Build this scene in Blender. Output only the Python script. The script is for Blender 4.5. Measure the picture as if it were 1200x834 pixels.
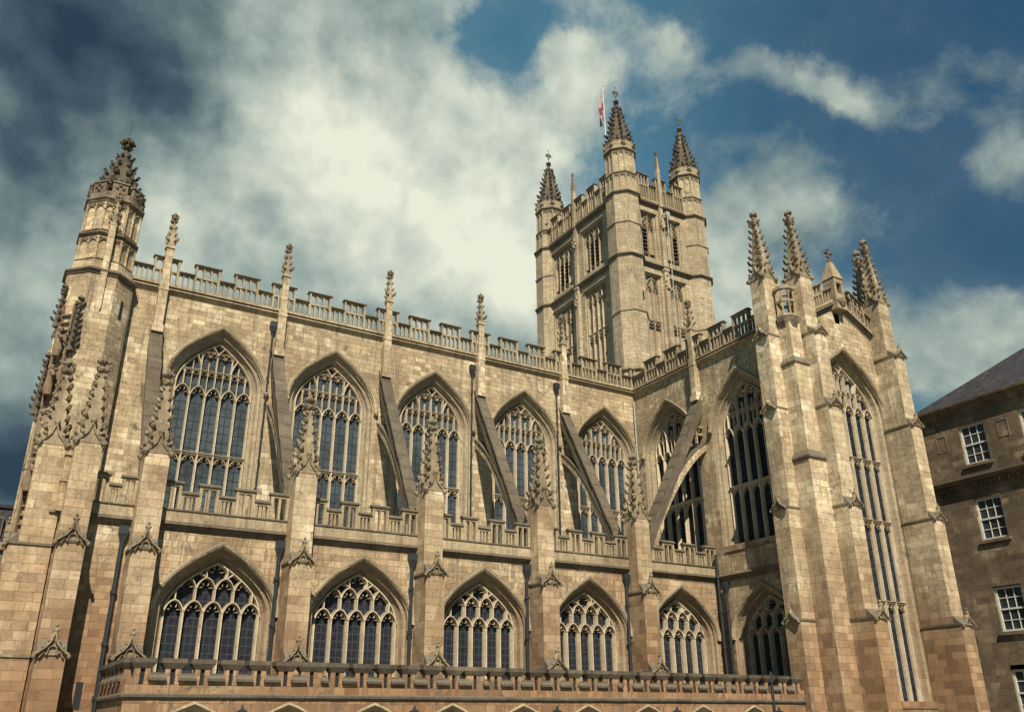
import bpy, math, random
from mathutils import Matrix, Vector
from math import pi, sin, cos, sqrt, atan2, radians, hypot
random.seed(7)
S = bpy.context.scene
for o in list(bpy.data.objects): bpy.data.objects.remove(o)

# ------------------------------------------------------------------ camera
cam_d = bpy.data.cameras.new('camera'); cam = bpy.data.objects.new('camera', cam_d); S.collection.objects.link(cam)
YAW, PITCH, ROLL = 0.545076, 0.401741, -0.0077253
fw = Vector((sin(YAW)*cos(PITCH), cos(YAW)*cos(PITCH), sin(PITCH)))
rt = Vector((cos(YAW), -sin(YAW), 0)); up = rt.cross(fw)
r2 = cos(ROLL)*rt + sin(ROLL)*up; u2 = -sin(ROLL)*rt + cos(ROLL)*up
Mc = Matrix((r2, u2, -fw)).transposed().to_4x4(); Mc.translation = Vector((-5.5766, -46.0769, 1.6))
cam.matrix_world = Mc
cam_d.sensor_width = 36; cam_d.lens = 36*1016.35/1200; cam_d.clip_start = .1; cam_d.clip_end = 5000
S.camera = cam
S.view_settings.view_transform = 'Standard'; S.view_settings.look = 'None'
EXPO = 0.62
S.view_settings.exposure = EXPO; S.view_settings.gamma = 1; S.view_settings.use_curve_mapping = False

# ------------------------------------------------------------------ node helpers
class NT:
    def __init__(s, tree): s.t = tree; s.n = tree.nodes; s.l = tree.links
    def new(s, typ, **kw):
        n = s.n.new(typ)
        for k, v in kw.items(): setattr(n, k, v)
        return n
    def put(s, sock, v):
        if v is None: return
        if isinstance(v, bpy.types.NodeSocket): s.l.new(v, sock)
        elif isinstance(v, (tuple, list)) and len(v) == 3 and sock.type == 'RGBA': sock.default_value = (*v, 1)
        else: sock.default_value = v
    def m(s, op, a, b=None, c=None, clamp=False):
        n = s.new('ShaderNodeMath', operation=op, use_clamp=clamp)
        for i, v in enumerate((a, b, c)): s.put(n.inputs[i], v)
        return n.outputs[0]
    def vm(s, op, a, b=None):
        n = s.new('ShaderNodeVectorMath', operation=op); s.put(n.inputs[0], a); s.put(n.inputs[1], b)
        return n.outputs['Value'] if op in ('LENGTH', 'DISTANCE', 'DOT_PRODUCT') else n.outputs[0]
    def sep(s, v): n = s.new('ShaderNodeSeparateXYZ'); s.put(n.inputs[0], v); return n.outputs
    def com(s, x, y, z=0.0):
        n = s.new('ShaderNodeCombineXYZ')
        for i, v in enumerate((x, y, z)): s.put(n.inputs[i], v)
        return n.outputs[0]
    def noise(s, v, scale, detail=4, rough=.55, dist=0, col=False):
        n = s.new('ShaderNodeTexNoise'); s.put(n.inputs['Vector'], v); n.inputs['Scale'].default_value = scale
        n.inputs['Detail'].default_value = detail; n.inputs['Roughness'].default_value = rough; n.inputs['Distortion'].default_value = dist
        return n.outputs['Color' if col else 'Fac']
    def ramp(s, f, stops, interp='LINEAR'):
        n = s.new('ShaderNodeValToRGB'); s.put(n.inputs[0], f); cr = n.color_ramp; cr.interpolation = interp
        while len(cr.elements) < len(stops): cr.elements.new(.5)
        for e, (p, c) in zip(cr.elements, stops):
            e.position = p; e.color = (*c, 1) if isinstance(c, (tuple, list)) else (c, c, c, 1)
        return n.outputs[0]
    def mix(s, f, a, b, blend='MIX'):
        n = s.new('ShaderNodeMix', data_type='RGBA', blend_type=blend); s.put(n.inputs[0], f); s.put(n.inputs[6], a); s.put(n.inputs[7], b)
        return n.outputs[2]
    def maprange(s, v, a, b, c=0., d=1., smooth=False):
        n = s.new('ShaderNodeMapRange'); n.interpolation_type = 'SMOOTHSTEP' if smooth else 'LINEAR'
        s.put(n.inputs[0], v)
        for i, q in enumerate((a, b, c, d)): n.inputs[1+i].default_value = q
        return n.outputs[0]

# ------------------------------------------------------------------ world and sun
SUN_AZ, SUN_EL = radians(22), radians(46)          # west of south, height
sd = Vector((-sin(SUN_AZ)*cos(SUN_EL), -cos(SUN_AZ)*cos(SUN_EL), sin(SUN_EL)))
W = bpy.data.worlds.new('World'); S.world = W; W.use_nodes = True
nt = NT(W.node_tree); W.node_tree.nodes.clear()
STR = 0.10
sky = nt.new('ShaderNodeTexSky', sky_type='NISHITA', sun_disc=False, sun_elevation=SUN_EL, sun_rotation=atan2(sd.x, sd.y),
             air_density=1.0, dust_density=.25, ozone_density=2.0)
gen = nt.new('ShaderNodeTexCoord').outputs['Generated']
d = nt.sep(nt.vm('NORMALIZE', gen))
den = nt.m('ADD', nt.m('MAXIMUM', d[2], 0.0), .12)
P = nt.com(nt.m('DIVIDE', d[0], den), nt.m('DIVIDE', d[1], den))
warp = nt.vm('ADD', P, nt.vm('MULTIPLY', nt.vm('SUBTRACT', nt.noise(nt.vm('NORMALIZE', gen), 5.5, 8, .6, col=True), (.5, .5, .5)), (.20, .20, 0)))
def blobs(vec, L, start):
    """soft cloud banks: centre, half lengths, turn (degrees), amount"""
    acc = start
    for cx, cy, rx, ry, rot, a in L:
        c, s_ = cos(radians(rot)), sin(radians(rot)); q = nt.vm('SUBTRACT', vec, (cx, cy, 0))
        e1 = nt.vm('DOT_PRODUCT', q, (c/rx, s_/rx, 0)); e2 = nt.vm('DOT_PRODUCT', q, (-s_/ry, c/ry, 0))
        e = nt.m('POWER', 2.718, nt.m('MULTIPLY', nt.m('ADD', nt.m('MULTIPLY', e1, e1), nt.m('MULTIPLY', e2, e2)), -1.0))
        acc = nt.m('MULTIPLY_ADD', e, a, acc)
    return acc
CB = [(.02, 1.12, .30, .40, 0, 1.0), (.28, 1.0, .24, .26, 0, .9), (.46, 1.18, .26, .26, 0, .9), (.1, 1.7, .45, .5, 0, .9), (.0, 2.6, .9, .7, 0, .9), (.76, 1.28, .15, .20, 0, .8), (.40, 1.6, .25, .2, 0, .4),
      (.60, 1.52, .07, .035, 0, -.5), (.45, .80, .075, .09, -20, -.75), (.7, 2.2, .5, .4, 0, .75), (.80, 1.50, .20, .20, 0, .75), (.5, 1.75, .3, .25, 0, .5),
      (.59, .82, .045, .15, -14, .75), (.635, .66, .05, .035, 30, .6), (.84, .64, .22, .05, -22, .50), (.98, .62, .12, .03, -10, .5), (1.08, .80, .17, .09, 20, .78), (.98, .92, .05, .08, 10, .5),
      (1.12, 1.13, .15, .18, 0, .95), (1.5, 1.15, .30, .16, 10, .7), (1.76, .93, .28, .18, 0, .85), (1.0, 1.0, .10, .12, 0, .6), (1.36, .98, .10, .05, 0, .45), (1.25, .57, .12, .05, 20, .45), (1.05, .47, .09, .03, 0, .3), (1.5, .72, .1, .1, 0, -.3), (2.2, .9, .4, .3, 0, .4)]
BB = [(.76, 1.24, .17, .20, 0, .38), (.46, 1.14, .28, .28, 0, .28), (.32, 1.0, .16, .16, 0, .12), (-.04, 1.03, .19, .20, 0, -.50), (.12, 1.10, .12, .14, 0, -.16), (-.06, 1.38, .12, .22, 0, -.34), (.0, 2.75, .5, .40, 0, -.62), (.10, 1.52, .10, .14, 0, .12),
      (.18, 1.22, .08, .08, 0, -.08), (.3, .84, .1, .06, 0, -.15), (1.1, .9, .5, .6, 0, .10), (.02, 2.0, .2, .3, 0, -.05), (.62, .8, .15, .2, 0, .12)]
D = nt.com(d[0], d[1], d[2])
n1 = nt.noise(D, 4.0, 10, .60, .3); n2 = nt.noise(D, 11.0, 10, .62, .25)
fld = nt.m('ADD', nt.m('MULTIPLY', nt.m('SUBTRACT', n1, .5), 1.5), nt.m('MULTIPLY', nt.m('SUBTRACT', n2, .5), 1.1))
fld = nt.m('ADD', fld, nt.maprange(d[1], .1, -.3, 0, -.45))
cover = blobs(warp, CB, nt.m('ADD', fld, -.05))
alpha = nt.maprange(cover, .0, .72, 0, .97, True)
alpha = nt.m('MAXIMUM', alpha, nt.maprange(cover, -.6, .3, 0, .10))
bn = nt.m('ADD', nt.m('MULTIPLY', nt.m('SUBTRACT', nt.noise(D, 3.2, 8, .54), .5), .5), nt.m('MULTIPLY', nt.m('SUBTRACT', nt.noise(D, 16.0, 6, .6, .2), .5), .15))
nz_a = nt.noise(D, 7.5, 9, .52); nz_b = nt.noise(nt.vm('ADD', D, (.012, -.004, .020)), 7.5, 9, .52)
relief = nt.m('MULTIPLY', nt.m('SUBTRACT', nz_b, nz_a), 1.25)
bright = blobs(warp, BB, nt.m('ADD', nt.m('ADD', bn, relief), .62))
k = 1/(STR*2**EXPO)
def kc(*c): return tuple(x*k for x in c)
ccol = nt.ramp(bright, [(0, (.026, .050, .080)), (.22, (.065, .105, .135)), (.42, (.16, .225, .23)), (.66, (.38, .46, .41)), (1, (.84, .86, .70))])
ccol = nt.vm('MULTIPLY', ccol, (k, k, k))
skyc = nt.vm('MULTIPLY', sky.outputs[0], nt.com(.34, .78, .74))
skyc = nt.mix(.65, skyc, kc(.045, .175, .26))
skyc = nt.mix(nt.maprange(d[2], .62, .28, 0, .85, True), skyc, kc(.14, .30, .34))
deep = nt.maprange(nt.vm('DOT_PRODUCT', nt.com(d[0], d[1], d[2]), (.80, .25, .56)), .88, 1.0, 0, .85, True)
skyc = nt.mix(deep, skyc, kc(.017, .068, .155))
final = nt.mix(alpha, skyc, ccol)
bg = nt.new('ShaderNodeBackground'); nt.put(bg.inputs[0], final); bg.inputs[1].default_value = STR
out = nt.new('ShaderNodeOutputWorld'); nt.l.new(bg.outputs[0], out.inputs[0])
sl = bpy.data.lights.new('sun', 'SUN'); sl.energy = 5.0; sl.angle = radians(.5); sl.color = (1, .885, .70)
so = bpy.data.objects.new('sun', sl); S.collection.objects.link(so); so.rotation_euler = sd.to_track_quat('Z', 'Y').to_euler()

# ------------------------------------------------------------------ materials
def mat(name):
    m = bpy.data.materials.new(name); m.use_nodes = True; t = NT(m.node_tree)
    return m, t, m.node_tree.nodes['Principled BSDF']
def wall_uv(t):
    g = t.new('ShaderNodeNewGeometry'); n = t.sep(g.outputs['True Normal']); p = t.sep(g.outputs['Position'])
    ln = t.m('ADD', t.m('SQRT', t.m('ADD', t.m('MULTIPLY', n[0], n[0]), t.m('MULTIPLY', n[1], n[1]))), 1e-4)
    u = t.m('DIVIDE', t.m('SUBTRACT', t.m('MULTIPLY', p[1], n[0]), t.m('MULTIPLY', p[0], n[1])), ln)
    return u, p[2], g.outputs['Position'], n
def stone(name, cols, bw=.52, bh=.29, mortar=.010, contrast=1., warm=0., grime=.5, lichen=0.):
    m, t, b = mat(name); u, v, pos, n = wall_uv(t)
    row = t.m('FLOOR', t.m('DIVIDE', v, bh))
    wn = t.new('ShaderNodeTexWhiteNoise', noise_dimensions='1D'); t.put(wn.inputs['W'], row)
    uu = t.m('ADD', u, t.m('MULTIPLY', wn.outputs['Value'], 5.0))
    # low frequency stretch so the blocks differ in length
    uu = t.m('ADD', uu, t.m('MULTIPLY', t.m('SINE', t.m('ADD', t.m('MULTIPLY', u, 1.7), t.m('MULTIPLY', wn.outputs['Value'], 40))), .16))
    br = t.new('ShaderNodeTexBrick'); t.put(br.inputs['Vector'], t.com(uu, v)); br.offset = .5
    br.inputs['Scale'].default_value = 1; br.inputs['Brick Width'].default_value = bw; br.inputs['Row Height'].default_value = bh
    br.inputs['Mortar Size'].default_value = mortar; br.inputs['Mortar Smooth'].default_value = .3; br.inputs['Bias'].default_value = 0
    br.inputs['Color1'].default_value = (0, 0, 0, 1); br.inputs['Color2'].default_value = (1, 1, 1, 1); br.inputs['Mortar'].default_value = (.5, .5, .5, 1)
    rnd = t.sep(br.outputs['Color'])[0]
    big = t.noise(pos, .22, 4, .6); med = t.noise(pos, 1.5, 8, .72, .3); fine = t.noise(pos, 9, 6, .75)
    f = t.m('ADD', t.m('MULTIPLY', rnd, t.m('MULTIPLY', t.maprange(t.noise(pos, .55, 3, .6), .42, .64, .10, .42, True), contrast)), t.m('ADD', t.m('MULTIPLY', big, .50), t.m('MULTIPLY', med, .62)))
    f = t.m('ADD', t.m('SUBTRACT', f, .20), t.m('MULTIPLY', t.m('SUBTRACT', fine, .5), .62))
    f = t.m('MULTIPLY_ADD', t.m('SUBTRACT', f, .45), 1.25, .52)
    c = t.ramp(f, [(0.08, cols[0]), (.34, cols[1]), (.6, cols[2]), (.92, cols[3])])
    if warm:
        w = t.maprange(t.m('ADD', v, t.m('MULTIPLY', t.m('SUBTRACT', big, .5), 14)), 15, 1, 0, warm, True)
        c = t.mix(w, c, t.mix(t.m('ADD', t.m('MULTIPLY', rnd, .55), t.m('MULTIPLY', med, .45)), (.11, .055, .030), (.35, .21, .115)))
    # soot and run-off streaks with a shape of their own
    st = t.noise(t.com(t.m('MULTIPLY', u, 3.0), t.m('MULTIPLY', v, .16)), 1.0, 6, .65, .4)
    g = t.maprange(t.m('ADD', st, t.m('MULTIPLY', t.m('SUBTRACT', med, .5), .8)), .47, .74, 0, grime, True)
    c = t.mix(g, c, (.105, .088, .068))
    pat = t.maprange(t.m('ADD', t.noise(pos, 2.3, 7, .72, .6), t.m('MULTIPLY', t.m('SUBTRACT', big, .5), .35)), .56, .70, 0, min(1, grime*1.25), True)
    c = t.mix(pat, c, (.085, .075, .06))
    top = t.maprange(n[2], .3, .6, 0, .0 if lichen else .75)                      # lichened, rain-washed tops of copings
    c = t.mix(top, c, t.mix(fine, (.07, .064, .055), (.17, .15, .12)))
    if lichen:
        sp = t.maprange(t.noise(pos, 11, 3, .6), .66, .72, 0, lichen); c = t.mix(sp, c, (.42, .40, .33))
    mo = t.m('MULTIPLY', br.outputs['Fac'], t.maprange(t.noise(pos, 1.9, 3), .35, .7, .25, .8))
    c = t.mix(mo, c, (.15, .12, .085))
    t.put(b.inputs['Base Color'], c); b.inputs['Roughness'].default_value = .93; b.inputs['Specular IOR Level'].default_value = .2
    hgt = t.m('ADD', t.m('MULTIPLY', br.outputs['Fac'], -1.0), t.m('ADD', t.m('MULTIPLY', fine, .8), t.m('ADD', t.m('MULTIPLY', med, .8), t.m('MULTIPLY', rnd, .5))))
    bp = t.new('ShaderNodeBump'); bp.inputs['Strength'].default_value = .8; bp.inputs['Distance'].default_value = .03
    t.put(bp.inputs['Height'], hgt); t.l.new(bp.outputs[0], b.inputs['Normal'])
    return m
M = {}
M['stone'] = stone('bath_ashlar', [(.09, .066, .044), (.24, .18, .115), (.42, .335, .215), (.61, .525, .375)], warm=1.0, grime=.68)
M['pier'] = stone('buttress_ashlar', [(.11, .082, .055), (.29, .225, .145), (.50, .41, .275), (.71, .62, .46)], bw=.72, bh=.36, contrast=.8, warm=.9, grime=.5)
M['tower'] = stone('tower_ashlar', [(.13, .10, .066), (.29, .235, .158), (.44, .365, .25), (.60, .52, .37)], bw=.62, bh=.32, contrast=.5, grime=.6)
M['trim'] = stone('trim_stone', [(.10, .08, .055), (.25, .20, .13), (.41, .335, .22), (.58, .50, .36)], bw=1.3, bh=3.0, mortar=.004, contrast=.4, grime=.6)
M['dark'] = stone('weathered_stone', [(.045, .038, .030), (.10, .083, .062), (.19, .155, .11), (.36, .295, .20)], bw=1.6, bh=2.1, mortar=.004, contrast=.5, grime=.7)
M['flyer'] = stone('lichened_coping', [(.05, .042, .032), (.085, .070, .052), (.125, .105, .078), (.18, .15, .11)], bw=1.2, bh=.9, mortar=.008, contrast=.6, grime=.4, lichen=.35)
M['house'] = stone('sooty_ashlar', [(.035, .027, .021), (.095, .070, .049), (.175, .13, .088), (.30, .23, .155)], bw=.95, bh=.37, contrast=1.0, grime=.65)
def plain(name, col, rough=.6, var=.25, scale=6, metal=0., bump=.0):
    m, t, b = mat(name); g = t.new('ShaderNodeNewGeometry').outputs['Position']
    nz = t.noise(g, scale, 5, .6)
    c = t.mix(nz, tuple(x*(1-var) for x in col), tuple(min(1, x*(1+var)) for x in col))
    t.put(b.inputs['Base Color'], c); b.inputs['Roughness'].default_value = rough; b.inputs['Metallic'].default_value = metal
    if bump:
        bp = t.new('ShaderNodeBump'); bp.inputs['Strength'].default_value = bump; bp.inputs['Distance'].default_value = .02
        t.put(bp.inputs['Height'], nz); t.l.new(bp.outputs[0], b.inputs['Normal'])
    return m
M['iron'] = plain('black_iron_pipe', (.018, .024, .030), .45, .4)
M['pale_pipe'] = plain('pale_grey_pipe', (.30, .33, .29), .5, .2)
M['lead'] = plain('lead_roofing', (.20, .21, .22), .6, .25, 1.5)
M['white'] = plain('white_sash_paint', (.55, .55, .50), .45, .08, 9)
M['gilt'] = plain('verdigris_metal', (.06, .09, .07), .6, .3, 9, .2)
M['pole'] = plain('white_flagpole_paint', (.5, .5, .47), .4, .1)
M['void'] = plain('opening_shade_black', (.012, .012, .014), .9, .2)  # near-black colour stands in for the shade inside openings
M['louvre'] = plain('dark_slate_louvre', (.075, .065, .055), .7, .3)
M['statue'] = plain('carved_limestone', (.17, .12, .08), .9, .45, 5, bump=.6)
def glass(name, pane, lead, diamond, gx, gz, rough=.22, curly=False, vary=.10, spec=.35):
    m, t, b = mat(name); u, v, pos, n = wall_uv(t)
    def lines(x, step, w):
        f = t.m('FRACT', t.m('DIVIDE', x, step)); return t.m('LESS_THAN', t.m('ABSOLUTE', t.m('SUBTRACT', f, .5)), w/step/2)
    g = t.m('MAXIMUM', lines(u, gx, .040), lines(v, gz, .050))
    if diamond:
        a = lines(t.m('ADD', u, v), diamond, .040); bb = lines(t.m('SUBTRACT', u, v), diamond, .040)
        g = t.m('MAXIMUM', g, t.m('MULTIPLY', t.m('MAXIMUM', a, bb), .8))
    cell = t.com(t.m('FLOOR', t.m('DIVIDE', t.m('ADD', u, v), diamond or gx)), t.m('FLOOR', t.m('DIVIDE', t.m('SUBTRACT', u, v), diamond or gz)))
    wn = t.new('ShaderNodeTexWhiteNoise', noise_dimensions='3D'); t.put(wn.inputs['Vector'], cell)
    vv = t.m('ADD', t.m('MULTIPLY', wn.outputs['Value'], .6), t.m('MULTIPLY', t.maprange(t.noise(pos, .7, 4), .35, .65), .9))
    c = t.mix(t.m('MULTIPLY', vv, .75), tuple(x*.45 for x in pane), tuple(x*1.6 for x in pane))
    if curly:
        vo = t.new('ShaderNodeTexVoronoi', feature='DISTANCE_TO_EDGE'); t.put(vo.inputs['Vector'], t.vm('ADD', pos, t.vm('MULTIPLY', t.noise(pos, 2.5, 3, col=True), (.5, .5, .5)))); vo.inputs['Scale'].default_value = 3.4
        e = t.maprange(vo.outputs['Distance'], .0, .05, 1, 0); c = t.mix(t.m('MULTIPLY', e, .75), c, lead)
        st = t.noise(pos, 3.5, 2, .5, col=True)
        c = t.mix(.35, c, t.vm('MULTIPLY', st, (.06, .05, .07)))
    c = t.mix(g, c, lead)
    t.put(b.inputs['Base Color'], c); t.put(b.inputs['Roughness'], t.m('ADD', t.m('MULTIPLY', g, .4), rough)); b.inputs['Specular IOR Level'].default_value = spec
    nn = t.vm('MULTIPLY', t.vm('SUBTRACT', wn.outputs['Color'], (.5, .5, .5)), (vary, vary, vary))
    gn = t.new('ShaderNodeNewGeometry').outputs['Normal']
    t.l.new(t.vm('NORMALIZE', t.vm('ADD', gn, nn)), b.inputs['Normal'])
    return m
M['glass_hi'] = glass('leaded_diamond_glass', (.050, .068, .080), (.005, .008, .013), .20, .412, .50, rough=.3, vary=.16, spec=.3)
M['glass_lo'] = glass('dark_stained_glass', (.010, .013, .019), (.035, .043, .05), 0, .26, .36, rough=.35, curly=True, vary=.06, spec=.12)
M['glass_dark'] = glass('dark_leaded_glass', (.022, .028, .042), (.004, .006, .01), .20, .43, .50, rough=.35, vary=.14, spec=.12)
M['glass_house'] = glass('old_sash_glass', (.03, .036, .042), (.03, .036, .042), 0, .54, .62, rough=.10, vary=.07, spec=.8)
def slate():
    m, t, b = mat('roof_slate'); g = t.new('ShaderNodeNewGeometry').outputs['Position']; p = t.sep(g)
    br = t.new('ShaderNodeTexBrick'); t.put(br.inputs['Vector'], t.com(t.m('ADD', p[1], p[0]), t.m('MULTIPLY', p[2], 1.6)))
    br.inputs['Scale'].default_value = 1; br.inputs['Brick Width'].default_value = .34; br.inputs['Row Height'].default_value = .24; br.inputs['Mortar Size'].default_value = .012
    br.inputs['Color1'].default_value = (.022, .023, .028, 1); br.inputs['Color2'].default_value = (.05, .048, .053, 1); br.inputs['Mortar'].default_value = (.015, .015, .018, 1)
    c = t.mix(t.maprange(t.noise(g, .6, 6, .7), .56, .7, 0, .6), br.outputs['Color'], (.17, .10, .055))
    t.put(b.inputs['Base Color'], c); b.inputs['Roughness'].default_value = .85; b.inputs['Specular IOR Level'].default_value = .15
    return m
M['slate'] = slate()
def paving():
    m, t, b = mat('flagstone_paving'); g = t.new('ShaderNodeNewGeometry').outputs['Position']
    br = t.new('ShaderNodeTexBrick'); t.put(br.inputs['Vector'], g); br.inputs['Scale'].default_value = 1
    br.inputs['Brick Width'].default_value = .9; br.inputs['Row Height'].default_value = .6; br.inputs['Mortar Size'].default_value = .01
    br.inputs['Color1'].default_value = (.15, .13, .10, 1); br.inputs['Color2'].default_value = (.22, .19, .15, 1); br.inputs['Mortar'].default_value = (.10, .09, .075, 1)
    c = t.mix(t.m('MULTIPLY', t.noise(g, .5, 6), .5), br.outputs['Color'], (.18, .16, .13))
    t.put(b.inputs['Base Color'], c); b.inputs['Roughness'].default_value = .85
    return m
M['paving'] = paving()
M['ground'] = plain('town_ground', (.10, .095, .08), .95, .3, .05)
def flagmat():
    m, t, b = mat('flag_cloth'); u, v, pos, n = wall_uv(t)
    a = t.new('ShaderNodeUVMap'); s = t.sep(a.outputs[0])
    c1 = t.m('LESS_THAN', t.m('ABSOLUTE', t.m('SUBTRACT', s[0], .5)), .09); c2 = t.m('LESS_THAN', t.m('ABSOLUTE', t.m('SUBTRACT', s[1], .5)), .13)
    t.put(b.inputs['Base Color'], t.mix(t.m('MAXIMUM', c1, c2), (.26, .23, .24), (.13, .014, .025))); b.inputs['Roughness'].default_value = .8
    return m
M['flag'] = flagmat()

# ------------------------------------------------------------------ mesh helpers
def jit(p, a=.016):
    # worn arrises: every corner strays a little, the same for corners that share a place
    h = hash((round(p[0], 2), round(p[1], 2), round(p[2], 2)))
    return tuple(c+a*(((h >> (11*i)) & 1023)/1023-.5) for i, c in enumerate(p))
class MB:
    def __init__(s): s.v = []; s.f = []; s.T = Matrix.Identity(4)
    def at(s, x=0, y=0, z=0, rz=0): s.T = Matrix.Translation((x, y, z)) @ Matrix.Rotation(rz, 4, 'Z'); return s
    def add(s, vs, fs):
        b = len(s.v); T = s.T
        s.v.extend([tuple(T @ Vector(p)) for p in vs]); s.f.extend([tuple(b+i for i in f) for f in fs])
    def box(s, x0, x1, y0, y1, z0, z1):
        s.add([(x0, y0, z0), (x1, y0, z0), (x1, y1, z0), (x0, y1, z0), (x0, y0, z1), (x1, y0, z1), (x1, y1, z1), (x0, y1, z1)],
              [(3, 2, 1, 0), (4, 5, 6, 7), (0, 1, 5, 4), (1, 2, 6, 5), (2, 3, 7, 6), (3, 0, 4, 7)])
    def quad(s, a, b, c, d): s.add([a, b, c, d], [(0, 1, 2, 3)])
    def loft(s, rings, closed=True, cap0=False, cap1=False):
        n = len(rings[0]); vs = [p for r in rings for p in r]; fs = []
        for i in range(len(rings)-1):
            for j in range(n if closed else n-1):
                k = (j+1) % n; fs.append((i*n+j, i*n+k, (i+1)*n+k, (i+1)*n+j))
        if cap0: fs.append(tuple(range(n-1, -1, -1)))
        if cap1: fs.append(tuple((len(rings)-1)*n+j for j in range(n)))
        s.add(vs, fs)
    def prism_y(s, poly, y0, y1):                 # poly in (u,z), counter-clockwise seen from -y
        s.loft([[(u, y1, z) for u, z in poly], [(u, y0, z) for u, z in poly]], True, True, True)
    def ngon(s, n, cx, cy, prof, rot=0, cap=True): # prof: (z, apothem)
        rings = []
        for z, a in prof:
            R = a/cos(pi/n); rings.append([(cx+R*cos(rot+2*pi*(j+.5)/n), cy+R*sin(rot+2*pi*(j+.5)/n), z) for j in range(n)])
        s.loft(rings, True, cap, cap)
    def bar(s, pts, w, yb, yf, closed=False):     # bar along a path in the (u,z) plane with chamfered front
        n = len(pts)
        if n < 2: return
        sec = [(-w/2, yb), (-w/2, yb+(yf-yb)*.45), (-w*.17, yf), (w*.17, yf), (w/2, yb+(yf-yb)*.45), (w/2, yb)]
        rings = []
        for i, (u, z) in enumerate(pts):
            a = pts[max(i-1, 0)]; b = pts[min(i+1, n-1)]
            du, dz = b[0]-a[0], b[1]-a[1]; L = hypot(du, dz) or 1; nu, nz = -dz/L, du/L
            k = 1.
            if 0 < i < n-1:
                e = (u-a[0], z-a[1]); le = hypot(*e) or 1; c = abs((e[0]*du+e[1]*dz)/(le*L)); k = 1/max(c, .6)
            rings.append([(u+nu*q*k, y, z+nz*q*k) for q, y in sec])
        s.loft(rings, True, True, True)
    def knob(s, x, y, z, r, sx=1, sz=1, seed=0):
        t = (1+5**.5)/2; V = [(-1, t, 0), (1, t, 0), (-1, -t, 0), (1, -t, 0), (0, -1, t), (0, 1, t), (0, -1, -t), (0, 1, -t), (t, 0, -1), (t, 0, 1), (-t, 0, -1), (-t, 0, 1)]
        F = [(0, 11, 5), (0, 5, 1), (0, 1, 7), (0, 7, 10), (0, 10, 11), (1, 5, 9), (5, 11, 4), (11, 10, 2), (10, 7, 6), (7, 1, 8), (3, 9, 4), (3, 4, 2), (3, 2, 6), (3, 6, 8), (3, 8, 9), (4, 9, 5), (2, 4, 11), (6, 2, 10), (8, 6, 7), (9, 8, 1)]
        rr = random.Random(int(seed*977+x*131+z*37)); s.add([(x+a*r*sx/1.9*(.8+.4*rr.random()), y+b*r*sx/1.9*(.8+.4*rr.random()), z+c*r*sz/1.9*(.8+.4*rr.random())) for a, b, c in V], F)
    def crocket(s, x, y, z, dx, dy, r):           # curled leaf pushing out along (dx,dy)
        j = random.uniform(.75, 1.2); r = r*random.uniform(.8, 1.2); z += random.uniform(-.2, .2)*r; L = hypot(dx, dy) or 1; dx, dy = dx/L, dy/L
        tw = random.uniform(-.35, .35); tx, ty = -dy, dx; rings = []
        for o_, h_, w_, t_ in ((-.45, -.7, .5, .25), (.10, -.55, .70, .50), (.55*j, -.1, .95, .62), (.85*j, .45, .92, .60), (1.00*j, .95, .60, .42), (1.35*j, .85, .52, .36), (1.42*j, .40, .15, .15)):
            px, py, pz = x+dx*o_*r+tx*tw*o_*r*.4, y+dy*o_*r+ty*tw*o_*r*.4, z+h_*r
            rings.append([(px+tx*w_*r+0*dx, py+ty*w_*r, pz), (px-dx*t_*r*.7, py-dy*t_*r*.7, pz+t_*r*.8), (px-tx*w_*r, py-ty*w_*r, pz), (px+dx*t_*r*.7, py+dy*t_*r*.7, pz-t_*r*.8)])
        s.loft(rings, True, True, True)
    def build(s, name, m, parent=None, loc=None, rz=0, **tags):
        if m in ('stone', 'pier', 'tower', 'trim', 'dark', 'flyer', 'moulded', 'carved', 'house'): s.v = [jit(p) for p in s.v]
        me = bpy.data.meshes.new(name); me.from_pydata(s.v, [], s.f); me.materials.append(M[m]); me.update()
        return link(name, me, parent, loc, rz, **tags)
def link(name, me, parent=None, loc=None, rz=0, **tags):
    o = bpy.data.objects.new(name, me); S.collection.objects.link(o)
    if loc is not None: o.location = loc
    o.rotation_euler.z = rz
    if parent: o.parent = parent
    for k, v in tags.items(): o[k] = v
    return o
def thing(name, label, cat, loc=(0, 0, 0), rz=0, group=None):
    o = link(name, None, None, loc, rz, label=label, category=cat)
    if group: o['group'] = group
    return o
def copy_part(src, loc, rz=0, parent=None):
    c = src.copy(); S.collection.objects.link(c); c.parent = parent or src.parent; c.location = loc; c.rotation_euler.z = rz
    for ch in src.children:
        g = ch.copy(); S.collection.objects.link(g); g.parent = c
    return c

# pointed arch: offset family sharing centres.  half width h at spring zs, rise
class Arch:
    """depressed pointed arch: vertical at the springing, nearly straight towards the apex"""
    def __init__(s, h, zb, zs, rise, n=14):
        s.h, s.zb, s.zs, s.rise, s.n = h, zb, zs, rise, n; s.k = sqrt(1+(rise*.5/h)**2)
    def dims(s, o): return s.h-o, s.rise-o*s.k
    def path(s, o=0., zb=None):                    # from bottom left over the apex to bottom right, o = inward offset
        h, r = s.dims(o); zb = s.zb if zb is None else zb
        pts = [(-h, zb)]+[(-h*(1-(i/s.n)**2), s.zs+r*(i/s.n)) for i in range(s.n+1)]
        return pts+[(-u, z) for u, z in reversed(pts[:-1])]
    def inside(s, u, z, o=0.):
        if z < s.zb or abs(u) > s.h-o: return False
        return z <= s.top(u, o)
    def top(s, u, o=0.):
        h, r = s.dims(o); return s.zs+r*sqrt(max(0., 1-abs(u)/h))

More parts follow.
